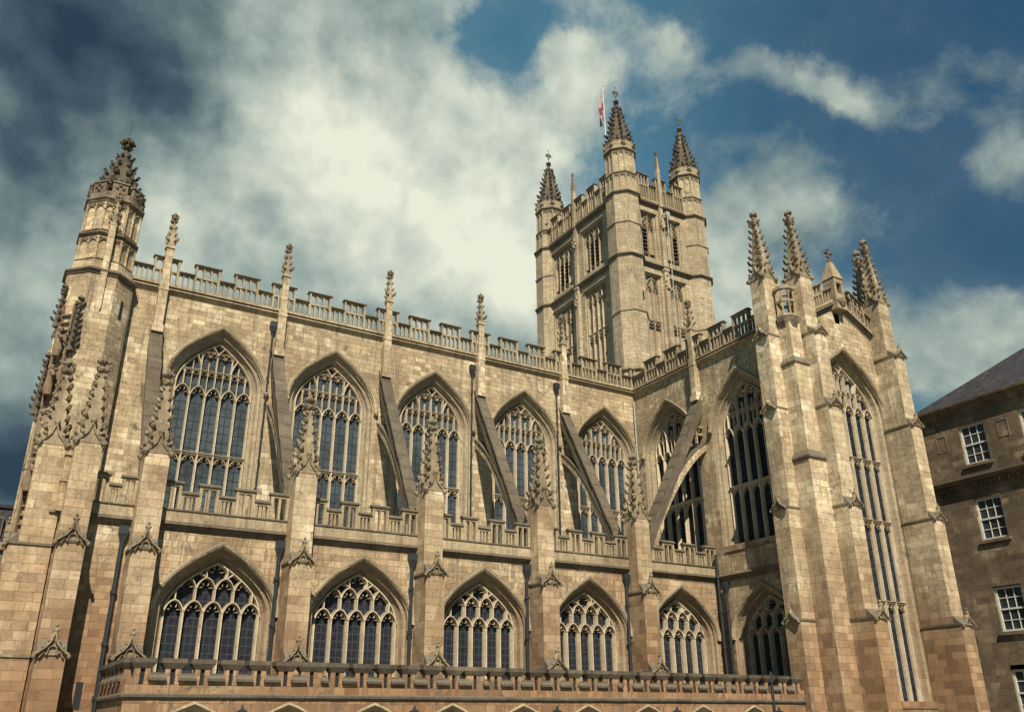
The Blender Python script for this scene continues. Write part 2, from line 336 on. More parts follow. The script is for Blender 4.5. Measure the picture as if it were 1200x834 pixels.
def wall_sheet(mb, u0, u1, z0, z1, openings, y=0., thick=0.6):
    """front face of a wall with arched or square openings cut through it. openings: (uc, Arch) or (uc, (h, zb, zt))"""
    xs = u0
    for uc, a in sorted(openings, key=lambda q: q[0]):
        if isinstance(a, Arch):
            P = a.path(); h = a.h; zb = a.zb
        else:
            h, zb, zt = a; P = [(-h, zb), (-h, zt), (h, zt), (h, zb)]
        l, r = uc-h, uc+h
        mb.quad((xs, y, z0), (l, y, z0), (l, y, z1), (xs, y, z1))
        if zb > z0: mb.quad((l, y, z0), (r, y, z0), (r, y, zb), (l, y, zb))
        A = P[1:-1]
        for (ua, za), (ub, zb2) in zip(A, A[1:]):
            if abs(ua-ub) > 1e-6: mb.quad((uc+ua, y, za), (uc+ub, y, zb2), (uc+ub, y, z1), (uc+ua, y, z1))
        xs = r
    mb.quad((xs, y, z0), (u1, y, z0), (u1, y, z1), (xs, y, z1))

def reveal(mb, a, steps):                          # steps: (offset, depth)
    rings = []
    for o, dy in steps: rings.append([(u, dy, z) for u, z in a.path(o)])
    mb.loft(rings, False)
    o, dy = steps[-1]; h0, h1 = a.h-steps[0][0], a.h-o
    mb.quad((-h0, steps[0][1]-.06, a.zb-.35), (h0, steps[0][1]-.06, a.zb-.35), (h1, dy, a.zb+.0), (-h1, dy, a.zb+.0))

def head_pts(c, hw, z0, z1, ogee=False, n=6):
    L = []
    for i in range(n+1):
        t = i/n
        if ogee: u = -hw*(1-t); z = z0+(z1-z0)*(.5-.5*cos(pi*t))*.45+(z1-z0)*.55*sin(t*pi/2)**1.0*(.65+.35*t)
        else: u = -hw*cos(t*pi/2)*(1-.12*sin(t*pi)); z = z0+(z1-z0)*(sin(t*pi/2)*.82+.18*t)
        L.append((c+u, z))
    return L+[(2*c-u, z) for u, z in reversed(L[:-1])]
def cusps(mb, c, hw, z0, z1, yb, yf, w=.045):
    for sgn in (-1, 1):
        for k, (fu, fz) in enumerate(((.80, .42), (.34, .86))):
            u = c+sgn*hw*fu; z = z0+(z1-z0)*fz
            tu = c+sgn*hw*(fu-.36 if k == 0 else fu-.05); tz = z-(.03 if k == 0 else .26)*(z1-z0)
            mb.bar([(u, z), (tu, tz)], w, yb, yf)
            if k == 0: mb.knob(tu, (yb+yf)/2, tz, .035)
def clipped(a, pts, o):
    out, run = [], []
    fine = []
    for p, q in zip(pts, pts[1:]):
        for k in range(6): fine.append((p[0]+(q[0]-p[0])*k/6, p[1]+(q[1]-p[1])*k/6))
    fine.append(pts[-1])
    for p in fine:
        if a.inside(p[0], p[1], o): run.append(p)
        else:
            if len(run) > 1: out.append(run)
            run = []
    if len(run) > 1: out.append(run)
    return [r if len(r) <= 3 else [r[0]]+r[2:-1:2]+[r[-1]] for r in out]

class Win: pass
def perp_window(h, nl, zb, zhead, zs, rise, transoms, tiers, gh, gdep, steps, jamb_w=.12, glassmat='glass_hi'):
    """outer arch half width h, glass half width gh at depth gdep; returns meshes in window-local coords (u, y inward, z)"""
    w = Win(); a = Arch(h, zb, zs, rise); w.arch = a; g = Arch(gh, zb, zs, a.dims(h-gh)[1]); w.g = g
    yb, yf = gdep+.02, gdep-.30
    r = MB(); reveal(r, a, steps); w.reveal = r
    t = MB(); lw = 2*gh/nl
    t.bar([(u, z) for u, z in g.path(.03)], jamb_w, yb, yf+.05)
    mull = [-gh+lw*i for i in range(1, nl)]; cen = [-gh+lw*(i+.5) for i in range(nl)]
    for m_ in mull: t.bar([(m_, zb), (m_, min(zhead, g.top(m_)))], .125, yb, yf)
    for zt in transoms:
        t.bar([(-gh, zt), (gh, zt)], .15, yb, yf+.03)
        t.bar([(-gh, zt+.07), (gh, zt+.07)], .06, yb, yf-.04)
        for c in cen: t.bar(head_pts(c, lw/2-.03, zt-.55, zt-.06), .07, yb, yf+.10); cusps(t, c, lw/2-.04, zt-.5, zt-.1, yb, yf+.14, .04)
    for c in cen:
        for seg in clipped(g, head_pts(c, lw/2, zhead-.05, zhead+.58), .03): t.bar(seg, .095, yb, yf)
        if g.inside(c, zhead+.5, .1): cusps(t, c, lw/2-.05, zhead-.05, zhead+.5, yb, yf+.1)
    for c in cen: # super mullions
        for seg in clipped(g, [(c, zhead+.56), (c, zhead+6)], .02): t.bar(seg, .08, yb, yf+.02)
    for m_ in mull:
        for seg in clipped(g, [(m_, zhead+.05), (m_, zhead+6)], .02): t.bar(seg, .05, yb, yf+.10)
    q = lw/2
    for zt in tiers:
        for i in range(nl*2):
            c = -gh+q*(i+.5)
            for seg in clipped(g, head_pts(c, q/2, zt-.28, zt, n=4), .03): t.bar(seg, .042, yb, yf+.08)
            if g.inside(c, zt, .1):
                t.bar([(c-q*.36, zt-.2), (c-q*.1, zt-.2)], .04, yb, yf+.14); t.bar([(c+q*.36, zt-.2), (c+q*.1, zt-.2)], .04, yb, yf+.14)
        for seg in clipped(g, [(-gh, zt+.06), (0, zt+.06), (gh, zt+.06)], .03): t.bar(seg, .05, yb, yf+.10)
    # sub-arches leaning outwards to the main arch
    z0 = tiers[0]
    for sgn in (-1, 1):
        pts = [(sgn*(cen[-2]-.02 + .75*(k/8)**1.6), z0+.05+ (k/8)*1.5) for k in range(9)]
        for seg in clipped(g, pts, .02): t.bar(seg, .10, yb, yf)
        pts = [(sgn*(.55*(k/6)**1.3), g.top(0)-.75+.7*(k/6)) for k in range(7)]
        for seg in clipped(g, pts, .02): t.bar(seg, .09, yb, yf)
    w.trac = t
    gm = MB(); gm.add([(u, gdep, z) for u, z in g.path(0)], [tuple(reversed(range(len(g.path(0)))))]); w.glass = gm; w.gmat = glassmat
    hm = MB(); sec = [(-.16, .0), (-.20, -.10), (-.12, -.17), (-.02, -.13), (.06, -.04), (.06, .02)]
    hp = [a.path(o)[1:-1] for o, y in sec]
    hm.loft([[(hp[j][i][0], sec[j][1], hp[j][i][1]) for j in range(len(sec))] for i in range(len(hp[0]))], True, True, True)
    for sgn in (-1, 1): hm.knob(sgn*(h+.08), -.12, zs-.08, .17)
    w.hood = hm
    return w
def place_window(w, parent, loc, rz, **tags):
    if not hasattr(w, 'obj'):
        w.obj = w.reveal.build('window', 'moulded', parent, loc, rz, **tags)
        w.trac.build('tracery', 'tracery', w.obj); w.glass.build('glass', w.gmat, w.obj); w.hood.build('hood_mould', 'trim', w.obj)
        return w.obj
    return copy_part(w.obj, loc, rz, parent)
M['moulded'] = stone('moulded_stone', [(.12, .095, .065), (.26, .21, .145), (.39, .325, .225), (.52, .44, .31)], bw=1.1, bh=.42, mortar=.006, contrast=.35, warm=.5, grime=.55)
M['tracery'] = stone('tracery_stone', [(.24, .19, .125), (.44, .365, .255), (.60, .515, .38), (.72, .63, .49)], bw=3, bh=1.4, mortar=.003, contrast=.4, grime=.35)

def moulding(mb, path, z, prof, closed=False):
    """horizontal moulding along plan path; the outside is on the right of the direction of travel; prof: (out, dz)"""
    n = len(path); rings = []
    for i, (x, y) in enumerate(path):
        if closed: a, b = path[i-1], path[(i+1) % n]
        else: a, b = path[max(i-1, 0)], path[min(i+1, n-1)]
        def nrm(p, q): L = hypot(q[0]-p[0], q[1]-p[1]) or 1; return ((q[1]-p[1])/L, -(q[0]-p[0])/L)
        n1 = nrm(a, (x, y)) if (closed or i > 0) else nrm((x, y), b); n2 = nrm((x, y), b) if (closed or i < n-1) else n1
        mx, my = n1[0]+n2[0], n1[1]+n2[1]; L2 = mx*mx+my*my; mx, my = mx*2/L2, my*2/L2
        rings.append([(x+mx*o, y+my*o, z+dz) for o, dz in prof])
    if closed: rings.append(rings[0])
    mb.loft(rings, True, not closed, not closed)
STRING = [(-.05, -.42), (.02, -.42), (.06, -.30), (.18, -.22), (.22, -.12), (.30, -.10), (.30, -.02), (.12, .06), (-.05, .08)]
THIN = [(-.05, -.14), (.04, -.14), (.12, -.06), (.12, 0), (-.05, .08)]

def lancets(mb, u0, u1, z0, z1, n, y0, y1, bw=.07, foot=0., solid_back=False):
    """row of n small arched openings pierced in a slab"""
    p = (u1-u0)/n; hh = min(p*.55, (z1-z0)*.4)
    for i in range(n+1):
        u = u0+p*i; b = bw if 0 < i < n else bw*.5
        mb.box(u-b/2, u+b/2, y0, y1, z0, z1)
    for i in range(n):
        a, b = u0+p*i+bw/2-.005, u0+p*(i+1)-bw/2+.005; c = (a+b)/2
        for sgn, e in ((1, a), (-1, b)):
            poly = [(e, z1-hh), (e+sgn*(b-a)*.12, z1-hh*.45), (c, z1-hh*.08), (c, z1), (e, z1)]
            if sgn > 0: poly = poly[::-1]
            mb.prism_y(poly, y0+.02, y1-.02)
def battlement(L, first, pitch, mw, zb, zr, zt, y0=-.14, y1=.14, nm=4, ng=4, cop='dark'):
    """pierced parapet, local u 0..L. merlon centres at first+k*pitch. returns (stone, coping) builders. z: base, rail top, merlon top"""
    a = MB(); c = MB()
    cs = []; k = 0
    while first+k*pitch < L+mw/2: cs.append(first+k*pitch); k += 1
    a.box(0, L, y0, y1, zb, zb+.16); a.box(0, L, y0+.02, y1-.02, zr-.14, zr-.04)
    xs = 0.
    def gap(x0, x1):
        if x1-x0 < .12: return
        lancets(a, x0, x1, zb+.16, zr-.14, max(1, round((x1-x0)/.29)), y0+.04, y1-.04)
        c.loft([[(x0, y, z) for y, z in CP(zr-.04)], [(x1, y, z) for y, z in CP(zr-.04)]], True, True, True)
    def CP(z): return [(y0-.09, z), (y1+.09, z), (y1+.09, z+.05), (0, z+.13), (y0-.09, z+.05)]
    for m_ in cs:
        l, r = max(m_-mw/2, 0), min(m_+mw/2, L)
        gap(xs, l)
        n = max(1, round((r-l)/.31))
        a.box(l-.004, l+.10, y0-.02, y1+.02, zb+.1, zt-.12); a.box(r-.10, r+.004, y0-.02, y1+.02, zb+.1, zt-.12)
        lancets(a, l+.08, r-.08, zb+.16, zr-.14, n, y0+.04, y1-.04)
        lancets(a, l+.08, r-.08, zr-.04, zt-.2, max(1, n-1), y0+.04, y1-.04)
        a.box(l+.05, r-.05, y0+.01, y1-.01, zt-.21, zt-.1)
        c.loft([[(l-.07, y, z) for y, z in CP(zt-.12)], [(r+.07, y, z) for y, z in CP(zt-.12)]], True, True, True)
        xs = r
    gap(xs, L)
    return a, c

def spire(s, H, rows=6, rot=0., r=.10, fin=True, gables=True):
    """square crocketed pinnacle, base side s, height H, base at z=0"""
    mb = MB(); b = s*.42; tt = s*.085; hs = H*.86
    if gables:
        mb.box(-s*.52, s*.52, -s*.52, s*.52, -.06, .06)
        for k in range(4):
            mb.T = Matrix.Rotation(k*pi/2, 4, 'Z')
            mb.prism_y([(-s*.46, .0), (s*.46, .0), (s*.26, s*.30), (0, s*.70), (-s*.26, s*.30)], -s*.49, -s*.30)
            mb.bar([(-s*.52, -.02), (-s*.34, s*.14), (-s*.14, s*.38), (0, s*.84)], s*.10, -s*.44, -s*.57)
            mb.bar([(s*.52, -.02), (s*.34, s*.14), (s*.14, s*.38), (0, s*.84)], s*.10, -s*.44, -s*.57)
            mb.knob(0, -s*.50, s*.90, s*.14, 1, 1.2); mb.knob(-s*.53, -s*.53, -.02, s*.16); mb.knob(-s*.34, -s*.60, s*.34, s*.09); mb.knob(s*.34, -s*.60, s*.34, s*.09)
        mb.T = Matrix.Identity(4)
    mb.loft([[(sx*q, sy*q, z) for sx, sy in ((-1, -1), (1, -1), (1, 1), (-1, 1))] for q, z in ((b, 0), (b*.86, s*.55), (tt, hs))], True, True, True)
    for i in range(rows):
        f = (i+.55)/rows; z = s*.45+(hs-s*.55)*f; q = b*.92+(tt-b*.92)*((z-s*.5)/(hs-s*.5)) if z > s*.5 else b
        for sx, sy in ((-1, -1), (1, -1), (1, 1), (-1, 1)): mb.crocket(sx*q, sy*q, z, sx*.707, sy*.707, r*(1.1-.35*f))
    if fin:
        mb.knob(0, 0, hs+.02, tt*2.6, 1, .7)
        for k in range(4): a = k*pi/2+pi/4; mb.crocket(cos(a)*tt*1.1, sin(a)*tt*1.1, hs-r*.2, cos(a), sin(a), r*1.15)
        mb.ngon(6, 0, 0, [(hs, tt*.9), (H-.1, tt*.7)]); mb.knob(0, 0, H-r*1.3, r*1.5, 1, .9)
        for k in range(4): a = k*pi/2; mb.knob(cos(a)*r*1.2, sin(a)*r*1.2, H-r*1.2, r*.8)
        mb.knob(0, 0, H, r*.6, 1, 1.5)
    return mb

def gablet(w, h, depth, r=.09):
    """ogee gablet for the set-off of a buttress; front at y=0 facing -y, foot at z=0"""
    mb = MB()
    pts = [(-w*.58, -.02), (-w*.44, h*.10), (-w*.24, h*.30), (-w*.10, h*.55), (0, h)]
    mb.bar(pts, w*.13, .02, -.17); mb.bar([(-u, z) for u, z in reversed(pts)], w*.13, .02, -.17)
    for sgn in (-1, 1):
        mb.bar([(sgn*w*.40, -.12), (sgn*w*.27, h*.12), (sgn*w*.17, -.02)], w*.07, .02, -.09)
        mb.bar([(sgn*w*.17, -.02), (sgn*w*.12, h*.30), (0, h*.36)], w*.07, .02, -.09)
        mb.knob(sgn*w*.58, -.10, -.06, r*1.2); mb.knob(sgn*w*.34, -.12, h*.30, r*.8)
        mb.knob(sgn*w*.17, -.12, h*.58, r*.7)
    mb.knob(0, -.10, h+.02, r*1.35, 1, 1.2); mb.knob(0, -.10, h+.20, r*.8, 1, 1.3)
    for sgn in (-1, 1): mb.knob(sgn*r*1.2, -.10, h+.05, r*.75)
    mb.prism_y([(-w*.5, -.05), (w*.5, -.05), (w*.34, h*.18), (0, h*.62), (-w*.34, h*.18)], .0, depth)
    return mb

# ================================================================== ground and town
B = 6.6; A = 6.6; XT = 32.7; TS = 14.6
g = MB(); g.quad((-1500, -1500, -.02), (1500, -1500, -.02), (1500, 1500, -.02), (-1500, 1500, -.02)); g.build('ground', 'ground', kind='structure')
g = MB(); g.quad((-60, -70, 0), (90, -70, 0), (90, 70, 0), (-60, 70, 0)); g.build('pavement', 'paving', kind='structure')

# ================================================================== the abbey
ab = thing('abbey_church', 'large honey stone gothic abbey with crossing tower, flying buttresses and tall leaded windows', 'church')

nave_win = perp_window(2.62, 5, 11.4, 18.12, 18.75, 3.3, [14.9], [19.62, 20.75], 2.06, .72,
                       [(0, 0), (.05, .04), (.12, .06), (.14, .20), (.26, .26), (.30, .24), (.36, .42), (.50, .56), (.56, .74)])
# aisle window: five cusped lights under four more and a diamond
def aisle_window():
    h, gh, zb, zs, rise, gd = 2.55, 2.04, 2.7, 6.15, 2.75, .85
    w = Win(); a = Arch(h, zb, zs, rise); w.arch = a; g = Arch(gh, zb, zs, a.dims(h-gh)[1]); w.g = g
    r = MB(); reveal(r, a, [(0, 0), (.05, .05), (.12, .08), (.14, .24), (.25, .30), (.30, .28), (.36, .50), (.48, .66), (.51, .88)]); w.reveal = r
    t = MB(); yb, yf = gd+.02, gd-.36; lw = 2*gh/5
    t.bar(g.path(.03), .13, yb, yf+.05)
    mull = [-gh+lw*i for i in range(1, 5)]; cen = [-gh+lw*(i+.5) for i in range(5)]
    for m_ in mull: t.bar([(m_, zb), (m_, 6.2)], .135, yb, yf)
    for c in cen:
        t.bar(head_pts(c, lw/2, 6.1, 6.62), .115, yb, yf); cusps(t, c, lw/2-.06, 6.05, 6.5, yb, yf+.12)
        for seg in clipped(g, [(c, 6.6), (c, 7.15)], .02): t.bar(seg, .11, yb, yf)
    for i, m_ in enumerate(mull):
        for seg in clipped(g, head_pts(m_, lw/2, 7.1, 7.62), .02): t.bar(seg, .10, yb, yf)
        cusps(t, m_, lw/2-.06, 7.05, 7.45, yb, yf+.12)
    for sgn in (-1, 1):
        for pts in ([(sgn*.41, 7.6), (sgn*.46, 7.85), (sgn*.30, 8.25)], [(sgn*.41, 7.6), (sgn*.75, 7.85), (sgn*.95, 8.1)], [(sgn*1.24, 7.6), (sgn*1.3, 7.9)], [(sgn*1.648, 7.1), (sgn*1.9, 7.5)]):
            for seg in clipped(g, pts, .02): t.bar(seg, .11, yb, yf)
    cusps(t, 0, .36, 7.7, 8.2, yb, yf+.12)
    w.trac = t
    gm = MB(); pp = g.path(0); gm.add([(u, gd, z) for u, z in pp], [tuple(reversed(range(len(pp))))]); w.glass = gm; w.gmat = 'glass_lo'
    hm = MB(); sec = [(-.16, .0), (-.20, -.10), (-.12, -.17), (-.02, -.13), (.06, -.04), (.06, .02)]
    hp = [a.path(o)[1:-1] for o, y in sec]
    hm.loft([[(hp[j][i][0], sec[j][1], hp[j][i][1]) for j in range(len(sec))] for i in range(len(hp[0]))], True, True, True)
    for sgn in (-1, 1): hm.box(sgn*(h+.08)-.16, sgn*(h+.08)+.16, -.16, 0, zs-.12, zs)
    w.hood = hm
    return w
low_win = aisle_window()
south_win = perp_window(3.12, 6, 2.6, 18.75, 18.9, 3.75, [7.75, 12.3, 15.95], [20.2, 21.3], 2.58, .80,
                        [(0, 0), (.05, .04), (.12, .06), (.14, .24), (.26, .30), (.30, .28), (.38, .50), (.48, .64), (.54, .82)], glassmat='glass_dark')
trans_win = perp_window(2.62, 5, 11.4, 18.12, 18.75, 3.3, [14.9], [19.62, 20.75], 2.06, .72,
                       [(0, 0), (.05, .04), (.12, .06), (.14, .20), (.26, .26), (.30, .24), (.36, .42), (.50, .56), (.56, .74)], glassmat='glass_dark')
RW = -pi/2       # frame of a west-facing wall: local u runs south

WC = 3.5
w_ = MB(); wall_sheet(w_, -2.2, XT, 9.9, 23.6, [(B*i+WC, nave_win.arch) for i in range(5)])
w_.quad((-2.2, 0, 0), (XT, 0, 0), (XT, 0, 9.9), (-2.2, 0, 9.9))
w_.build('nave_wall', 'stone', ab)
for i in range(5): place_window(nave_win, ab, (B*i+WC, 0, 0), 0)
w_ = MB(); wall_sheet(w_, -3.4, XT, 0, 9.5, [(B*i+3.42, low_win.arch) for i in range(5)])
w_.T = Matrix.Translation((-3.4, 6.6, 0)) @ Matrix.Rotation(RW, 4, 'Z'); w_.box(0, 6.58, 0, .5, 0, 9.5)
w_.T = Matrix.Identity(4)
aw = w_.build('aisle_wall', 'stone', ab, (0, -A, 0))
aw.location = (0, -A, 0)
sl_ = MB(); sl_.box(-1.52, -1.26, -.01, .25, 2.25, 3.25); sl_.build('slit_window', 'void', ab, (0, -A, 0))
for i in range(5): place_window(low_win, ab, (B*i+3.42, -A, 0), 0)
# transept west wall and windows
w_ = MB(); wall_sheet(w_, 0, TS, 9.6, 23.6, [(3.4, nave_win.arch), (10.1, nave_win.arch)]); wall_sheet(w_, 0, TS, 0, 9.6, [(10.2, low_win.arch)])
w_.build('transept_west_wall', 'stone', ab, (XT, 0, 0), RW)
for u in (3.4, 10.1): place_window(trans_win, ab, (XT, -u, 0), RW)
place_window(low_win, ab, (XT, -10.2, 0), RW)
# transept south wall with its gable
w_ = MB(); TC = 37.3; XE = 41.36; wall_sheet(w_, XT, XE, 0, 23.2, [(TC, south_win.arch)])
gz = lambda x: 26.0-.56*abs(x-TC)
w_.add([(XT, 0, 23.2), (XE, 0, 23.2), (XE, 0, gz(XE)), (TC+.22, 0, gz(TC+.22)), (TC+.22, 0, 24.5), (TC+.22, 0, 23.2)], [(1, 2, 3, 4, 5)])
w_.add([(XT, 0, 23.2), (TC-.22, 0, 23.2), (TC-.22, 0, gz(TC-.22)), (XT, 0, gz(XT))], [(0, 1, 2, 3)])
w_.add([(TC-.22, 0, 23.2), (TC+.22, 0, 23.2), (TC+.22, 0, 24.5), (TC-.22, 0, 24.5)], [(0, 1, 2, 3)])
w_.add([(TC-.22, 0, 25.2), (TC+.22, 0, 25.2), (TC+.22, 0, gz(TC+.22)), (TC, 0, 26.0), (TC-.22, 0, gz(TC-.22))], [(0, 1, 2, 3, 4)])
w_.build('transept_south_wall', 'stone', ab, (0, -TS, 0))
sl_ = MB(); sl_.box(TC-.3, TC+.3, .22, .3, 24.4, 25.3); sl_.build('gable_opening', 'void', ab, (0, -TS, 0))
south_win.reveal.build  # built once
place_window(south_win, ab, (TC, -TS, 0), 0)
# hidden sides
w_ = MB(); w_.quad((XE, -TS, 0), (XE, 16, 0), (XE, 16, 23.6), (XE, -TS, 23.6)); w_.quad((XT, 11.5, 0), (-4.6, 11.5, 0), (-4.6, 11.5, 23.6), (XT, 11.5, 23.6))
w_.quad((-4.0, 11.5, 0), (-4.0, 0, 0), (-4.0, 0, 23.6), (-4.0, 11.5, 23.6)); w_.quad((XE, 24, 0), (XT, 24, 0), (XT, 24, 23.6), (XE, 24, 23.6))
w_.quad((XT, 24, 0), (XT, 11, 0), (XT, 11, 23.6), (XT, 24, 23.6)); w_.quad((XE, 16, 0), (XE, 24, 0), (XE, 24, 23.6), (XE, 16, 23.6))
w_.build('rear_walls', 'stone', ab)
w_ = MB()
w_.loft([[(-4, 0, 23.5), (-4, 5.75, 24.4), (-4, 11.5, 23.5)], [(XT, 0, 23.5), (XT, 5.75, 24.4), (XT, 11.5, 23.5)]], False)
w_.loft([[(XT, -TS+.1, 23.5), (TC, -TS+.1, 25.7), (XE, -TS+.1, 23.5)], [(XT, 24, 23.5), (TC, 24, 25.7), (XE, 24, 23.5)]], False)
w_.loft([[(-3.3, -A+.2, 9.7), (-3.3, 0, 10.9)], [(XT, -A+.2, 9.7), (XT, 0, 10.9)]], False)
w_.build('lead_roof', 'lead', ab)

# strings and cornices
s_ = MB(); moulding(s_, [(-1.7, 0), (XT, 0), (XT, -13.3)], 23.75, [(o*.75, q*.75) for o, q in STRING]); s_.build('cornice', 'trim', ab)
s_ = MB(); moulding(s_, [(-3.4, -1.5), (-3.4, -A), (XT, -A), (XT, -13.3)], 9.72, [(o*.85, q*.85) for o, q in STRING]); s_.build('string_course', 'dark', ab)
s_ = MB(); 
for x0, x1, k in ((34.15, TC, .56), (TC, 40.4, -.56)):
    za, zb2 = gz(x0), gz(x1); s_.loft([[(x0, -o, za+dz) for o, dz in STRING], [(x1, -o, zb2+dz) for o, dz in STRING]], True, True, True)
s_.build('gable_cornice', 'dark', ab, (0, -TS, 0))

# parapets: nave (one run per bay so that each butts against its shaft)
pa, pc = battlement(34.4, 1.7, 2.2, 1.35, 23.85, 24.86, 25.62)
o = pa.build('parapet', 'trim', ab, (-1.7, -.1, 0)); pc.build('coping', 'dark', o)
pa, pc = battlement(13.2, 2.2, 2.2, 1.35, 23.85, 24.86, 25.62)
o = pa.build('parapet', 'trim', ab, (XT-.1, -.15, 0), RW); pc.build('coping', 'dark', o)
for k, x0, x1 in ((.56, 34.15, TC-.35), (-.56, TC+.35, 40.4)):
    pa, pc = battlement(x1-x0, (x1-x0)*.45 if k > 0 else (x1-x0)*.55, 9, 1.2, .08, 1.05, 1.7)
    for q in (pa, pc): q.v = [(x, y, z+k*x) for x, y, z in q.v]
    o = pa.build('gable_parapet', 'trim', ab, (x0, -TS-.1, gz(x0))); pc.build('coping', 'dark', o)
# aisle parapets: alternating tall and low blocks on a plain course
def aisle_parapet(L, seq):
    a = MB(); c = MB(); a.box(0, L, -.18, .16, 9.76, 10.26); c.box(0, L, -.24, .2, 10.24, 10.30)
    n = len(seq); p = L/n
    for i, hi in enumerate(seq):
        u0, u1 = p*i, p*(i+1); zt = 11.55 if hi else 11.12
        if hi: u0 -= .03; u1 += .03
        else: u0 += .03; u1 -= .03
        a.box(u0, u0+.13, -.14, .12, 10.28, zt-.12); a.box(u1-.13, u1, -.14, .12, 10.28, zt-.12)
        lancets(a, u0+.10, u1-.10, 10.28, zt-.20, 2 if hi else 3, -.11, .09, .095)
        a.box(u0+.03, u1-.03, -.13, .11, zt-.24, zt-.1)
        e = .06 if hi else .0
        c.loft([[(u0-e, y, z) for y, z in ((-.21, zt-.12), (.17, zt-.12), (.17, zt-.06), (0, zt+.04), (-.21, zt-.06))], [(u1+e, y, z) for y, z in ((-.21, zt-.12), (.17, zt-.12), (.17, zt-.06), (0, zt+.04), (-.21, zt-.06))]], True, True, True)
        
    return a, c
pa, pc = aisle_parapet(B-1.02, [1, 0, 1, 0, 1, 0, 1])
first = pa.build('aisle_parapet', 'trim', ab, (.51, -A, 0)); pc.build('coping', 'dark', first)
for i in range(1, 4): copy_part(first, (.51+B*i, -A, 0))
pa, pc = aisle_parapet(XT-26.4-.51, [1, 0, 1, 0, 1, 0, 1]); o = pa.build('aisle_parapet', 'trim', ab, (26.91, -A, 0)); pc.build('coping', 'dark', o)
pa, pc = aisle_parapet(1.72, [1, 0, 1]); o = pa.build('aisle_parapet', 'trim', ab, (-2.23, -A, 0)); pc.build('coping', 'dark', o)

# aisle buttresses with gablets and crocketed pinnacles
def stepped(mb, w, back, stages, zt, cap=None):
    """buttress in frame facing -y: stages (z_top, y_front); sloped set-offs"""
    z0 = 0.; caps = []
    for i, (z1, yf) in enumerate(stages):
        cap = MB()
        mb.box(-w/2, w/2, yf, back, z0, z1)
        if i+1 < len(stages):
            y2 = stages[i+1][1]
            e = .05
            cap.box(-w/2-.05, w/2+.05, yf-.06, back, z1-.07, z1+.03)
            cap.loft([[(u, yf-.02, z1+.029), (u, y2+.01, z1+.029), (u, y2+.01, z1+.45)] for u in (-w/2+.01, w/2-.01)], True, True, True)
        if i+1 < len(stages): caps.append(cap)
        z0 = z1
    return caps
pin_mesh = spire(1.0, 3.9, 6, r=.15)
gab_mesh = gablet(1.0, .82, .5, .075)
class Shared: pass
def shared(mb, name, m):
    me = bpy.data.meshes.new(name); me.from_pydata(mb.v, [], mb.f); me.materials.append(M[m]); me.update(); return me
PIN = shared(pin_mesh, 'pinnacle', 'dark2') if 'dark2' in M else None
M['carved'] = stone('carved_weathered_stone', [(.075, .06, .043), (.17, .135, .09), (.31, .25, .165), (.52, .43, .29)], bw=2.6, bh=1.1, mortar=.004, contrast=.5, grime=.55)
PIN = shared(pin_mesh, 'pinnacle', 'carved'); GAB = shared(gab_mesh, 'gablet', 'carved')
def aisle_buttress(x, y0, fronts, rz=0, back=0., gab=True):
    mb = MB(); caps = stepped(mb, 1.0, back+.1, [(4.15, fronts[0]), (8.35, fronts[1]), (12.42, fronts[2])], 12.4)
    o = mb.build('buttress', 'pier', ab, (x, y0, 0), rz)
    for c in caps: c.build('set_off', 'dark', o)
    link('pinnacle', PIN, o, (0, fronts[2]+.5, 12.48))
    link('gablet', GAB, o, (0, fronts[0]-.04, 4.1)); link('gablet', GAB, o, (0, fronts[1]-.04, 8.3))
    return o
for i in range(5): aisle_buttress(B*i, -A, (-1.65, -1.30, -.95))
aisle_buttress(-2.72, -A, (-1.95, -1.55, -1.15))
aisle_buttress(-3.4, -6.25, (-1.75, -1.42, -1.10), RW)
# small blind panels between the two corner buttresses
mb = MB(); mb.box(-3.45, -3.2, -.35, .2, 9.7, 12.0); mb.box(-3.5, -3.15, -.42, .2, 12.0, 12.14); mb.box(-3.5, -3.15, -.40, .2, 10.9, 11.0)
mb.build('panelled_pier', 'stone', ab, (0, -A, 0))

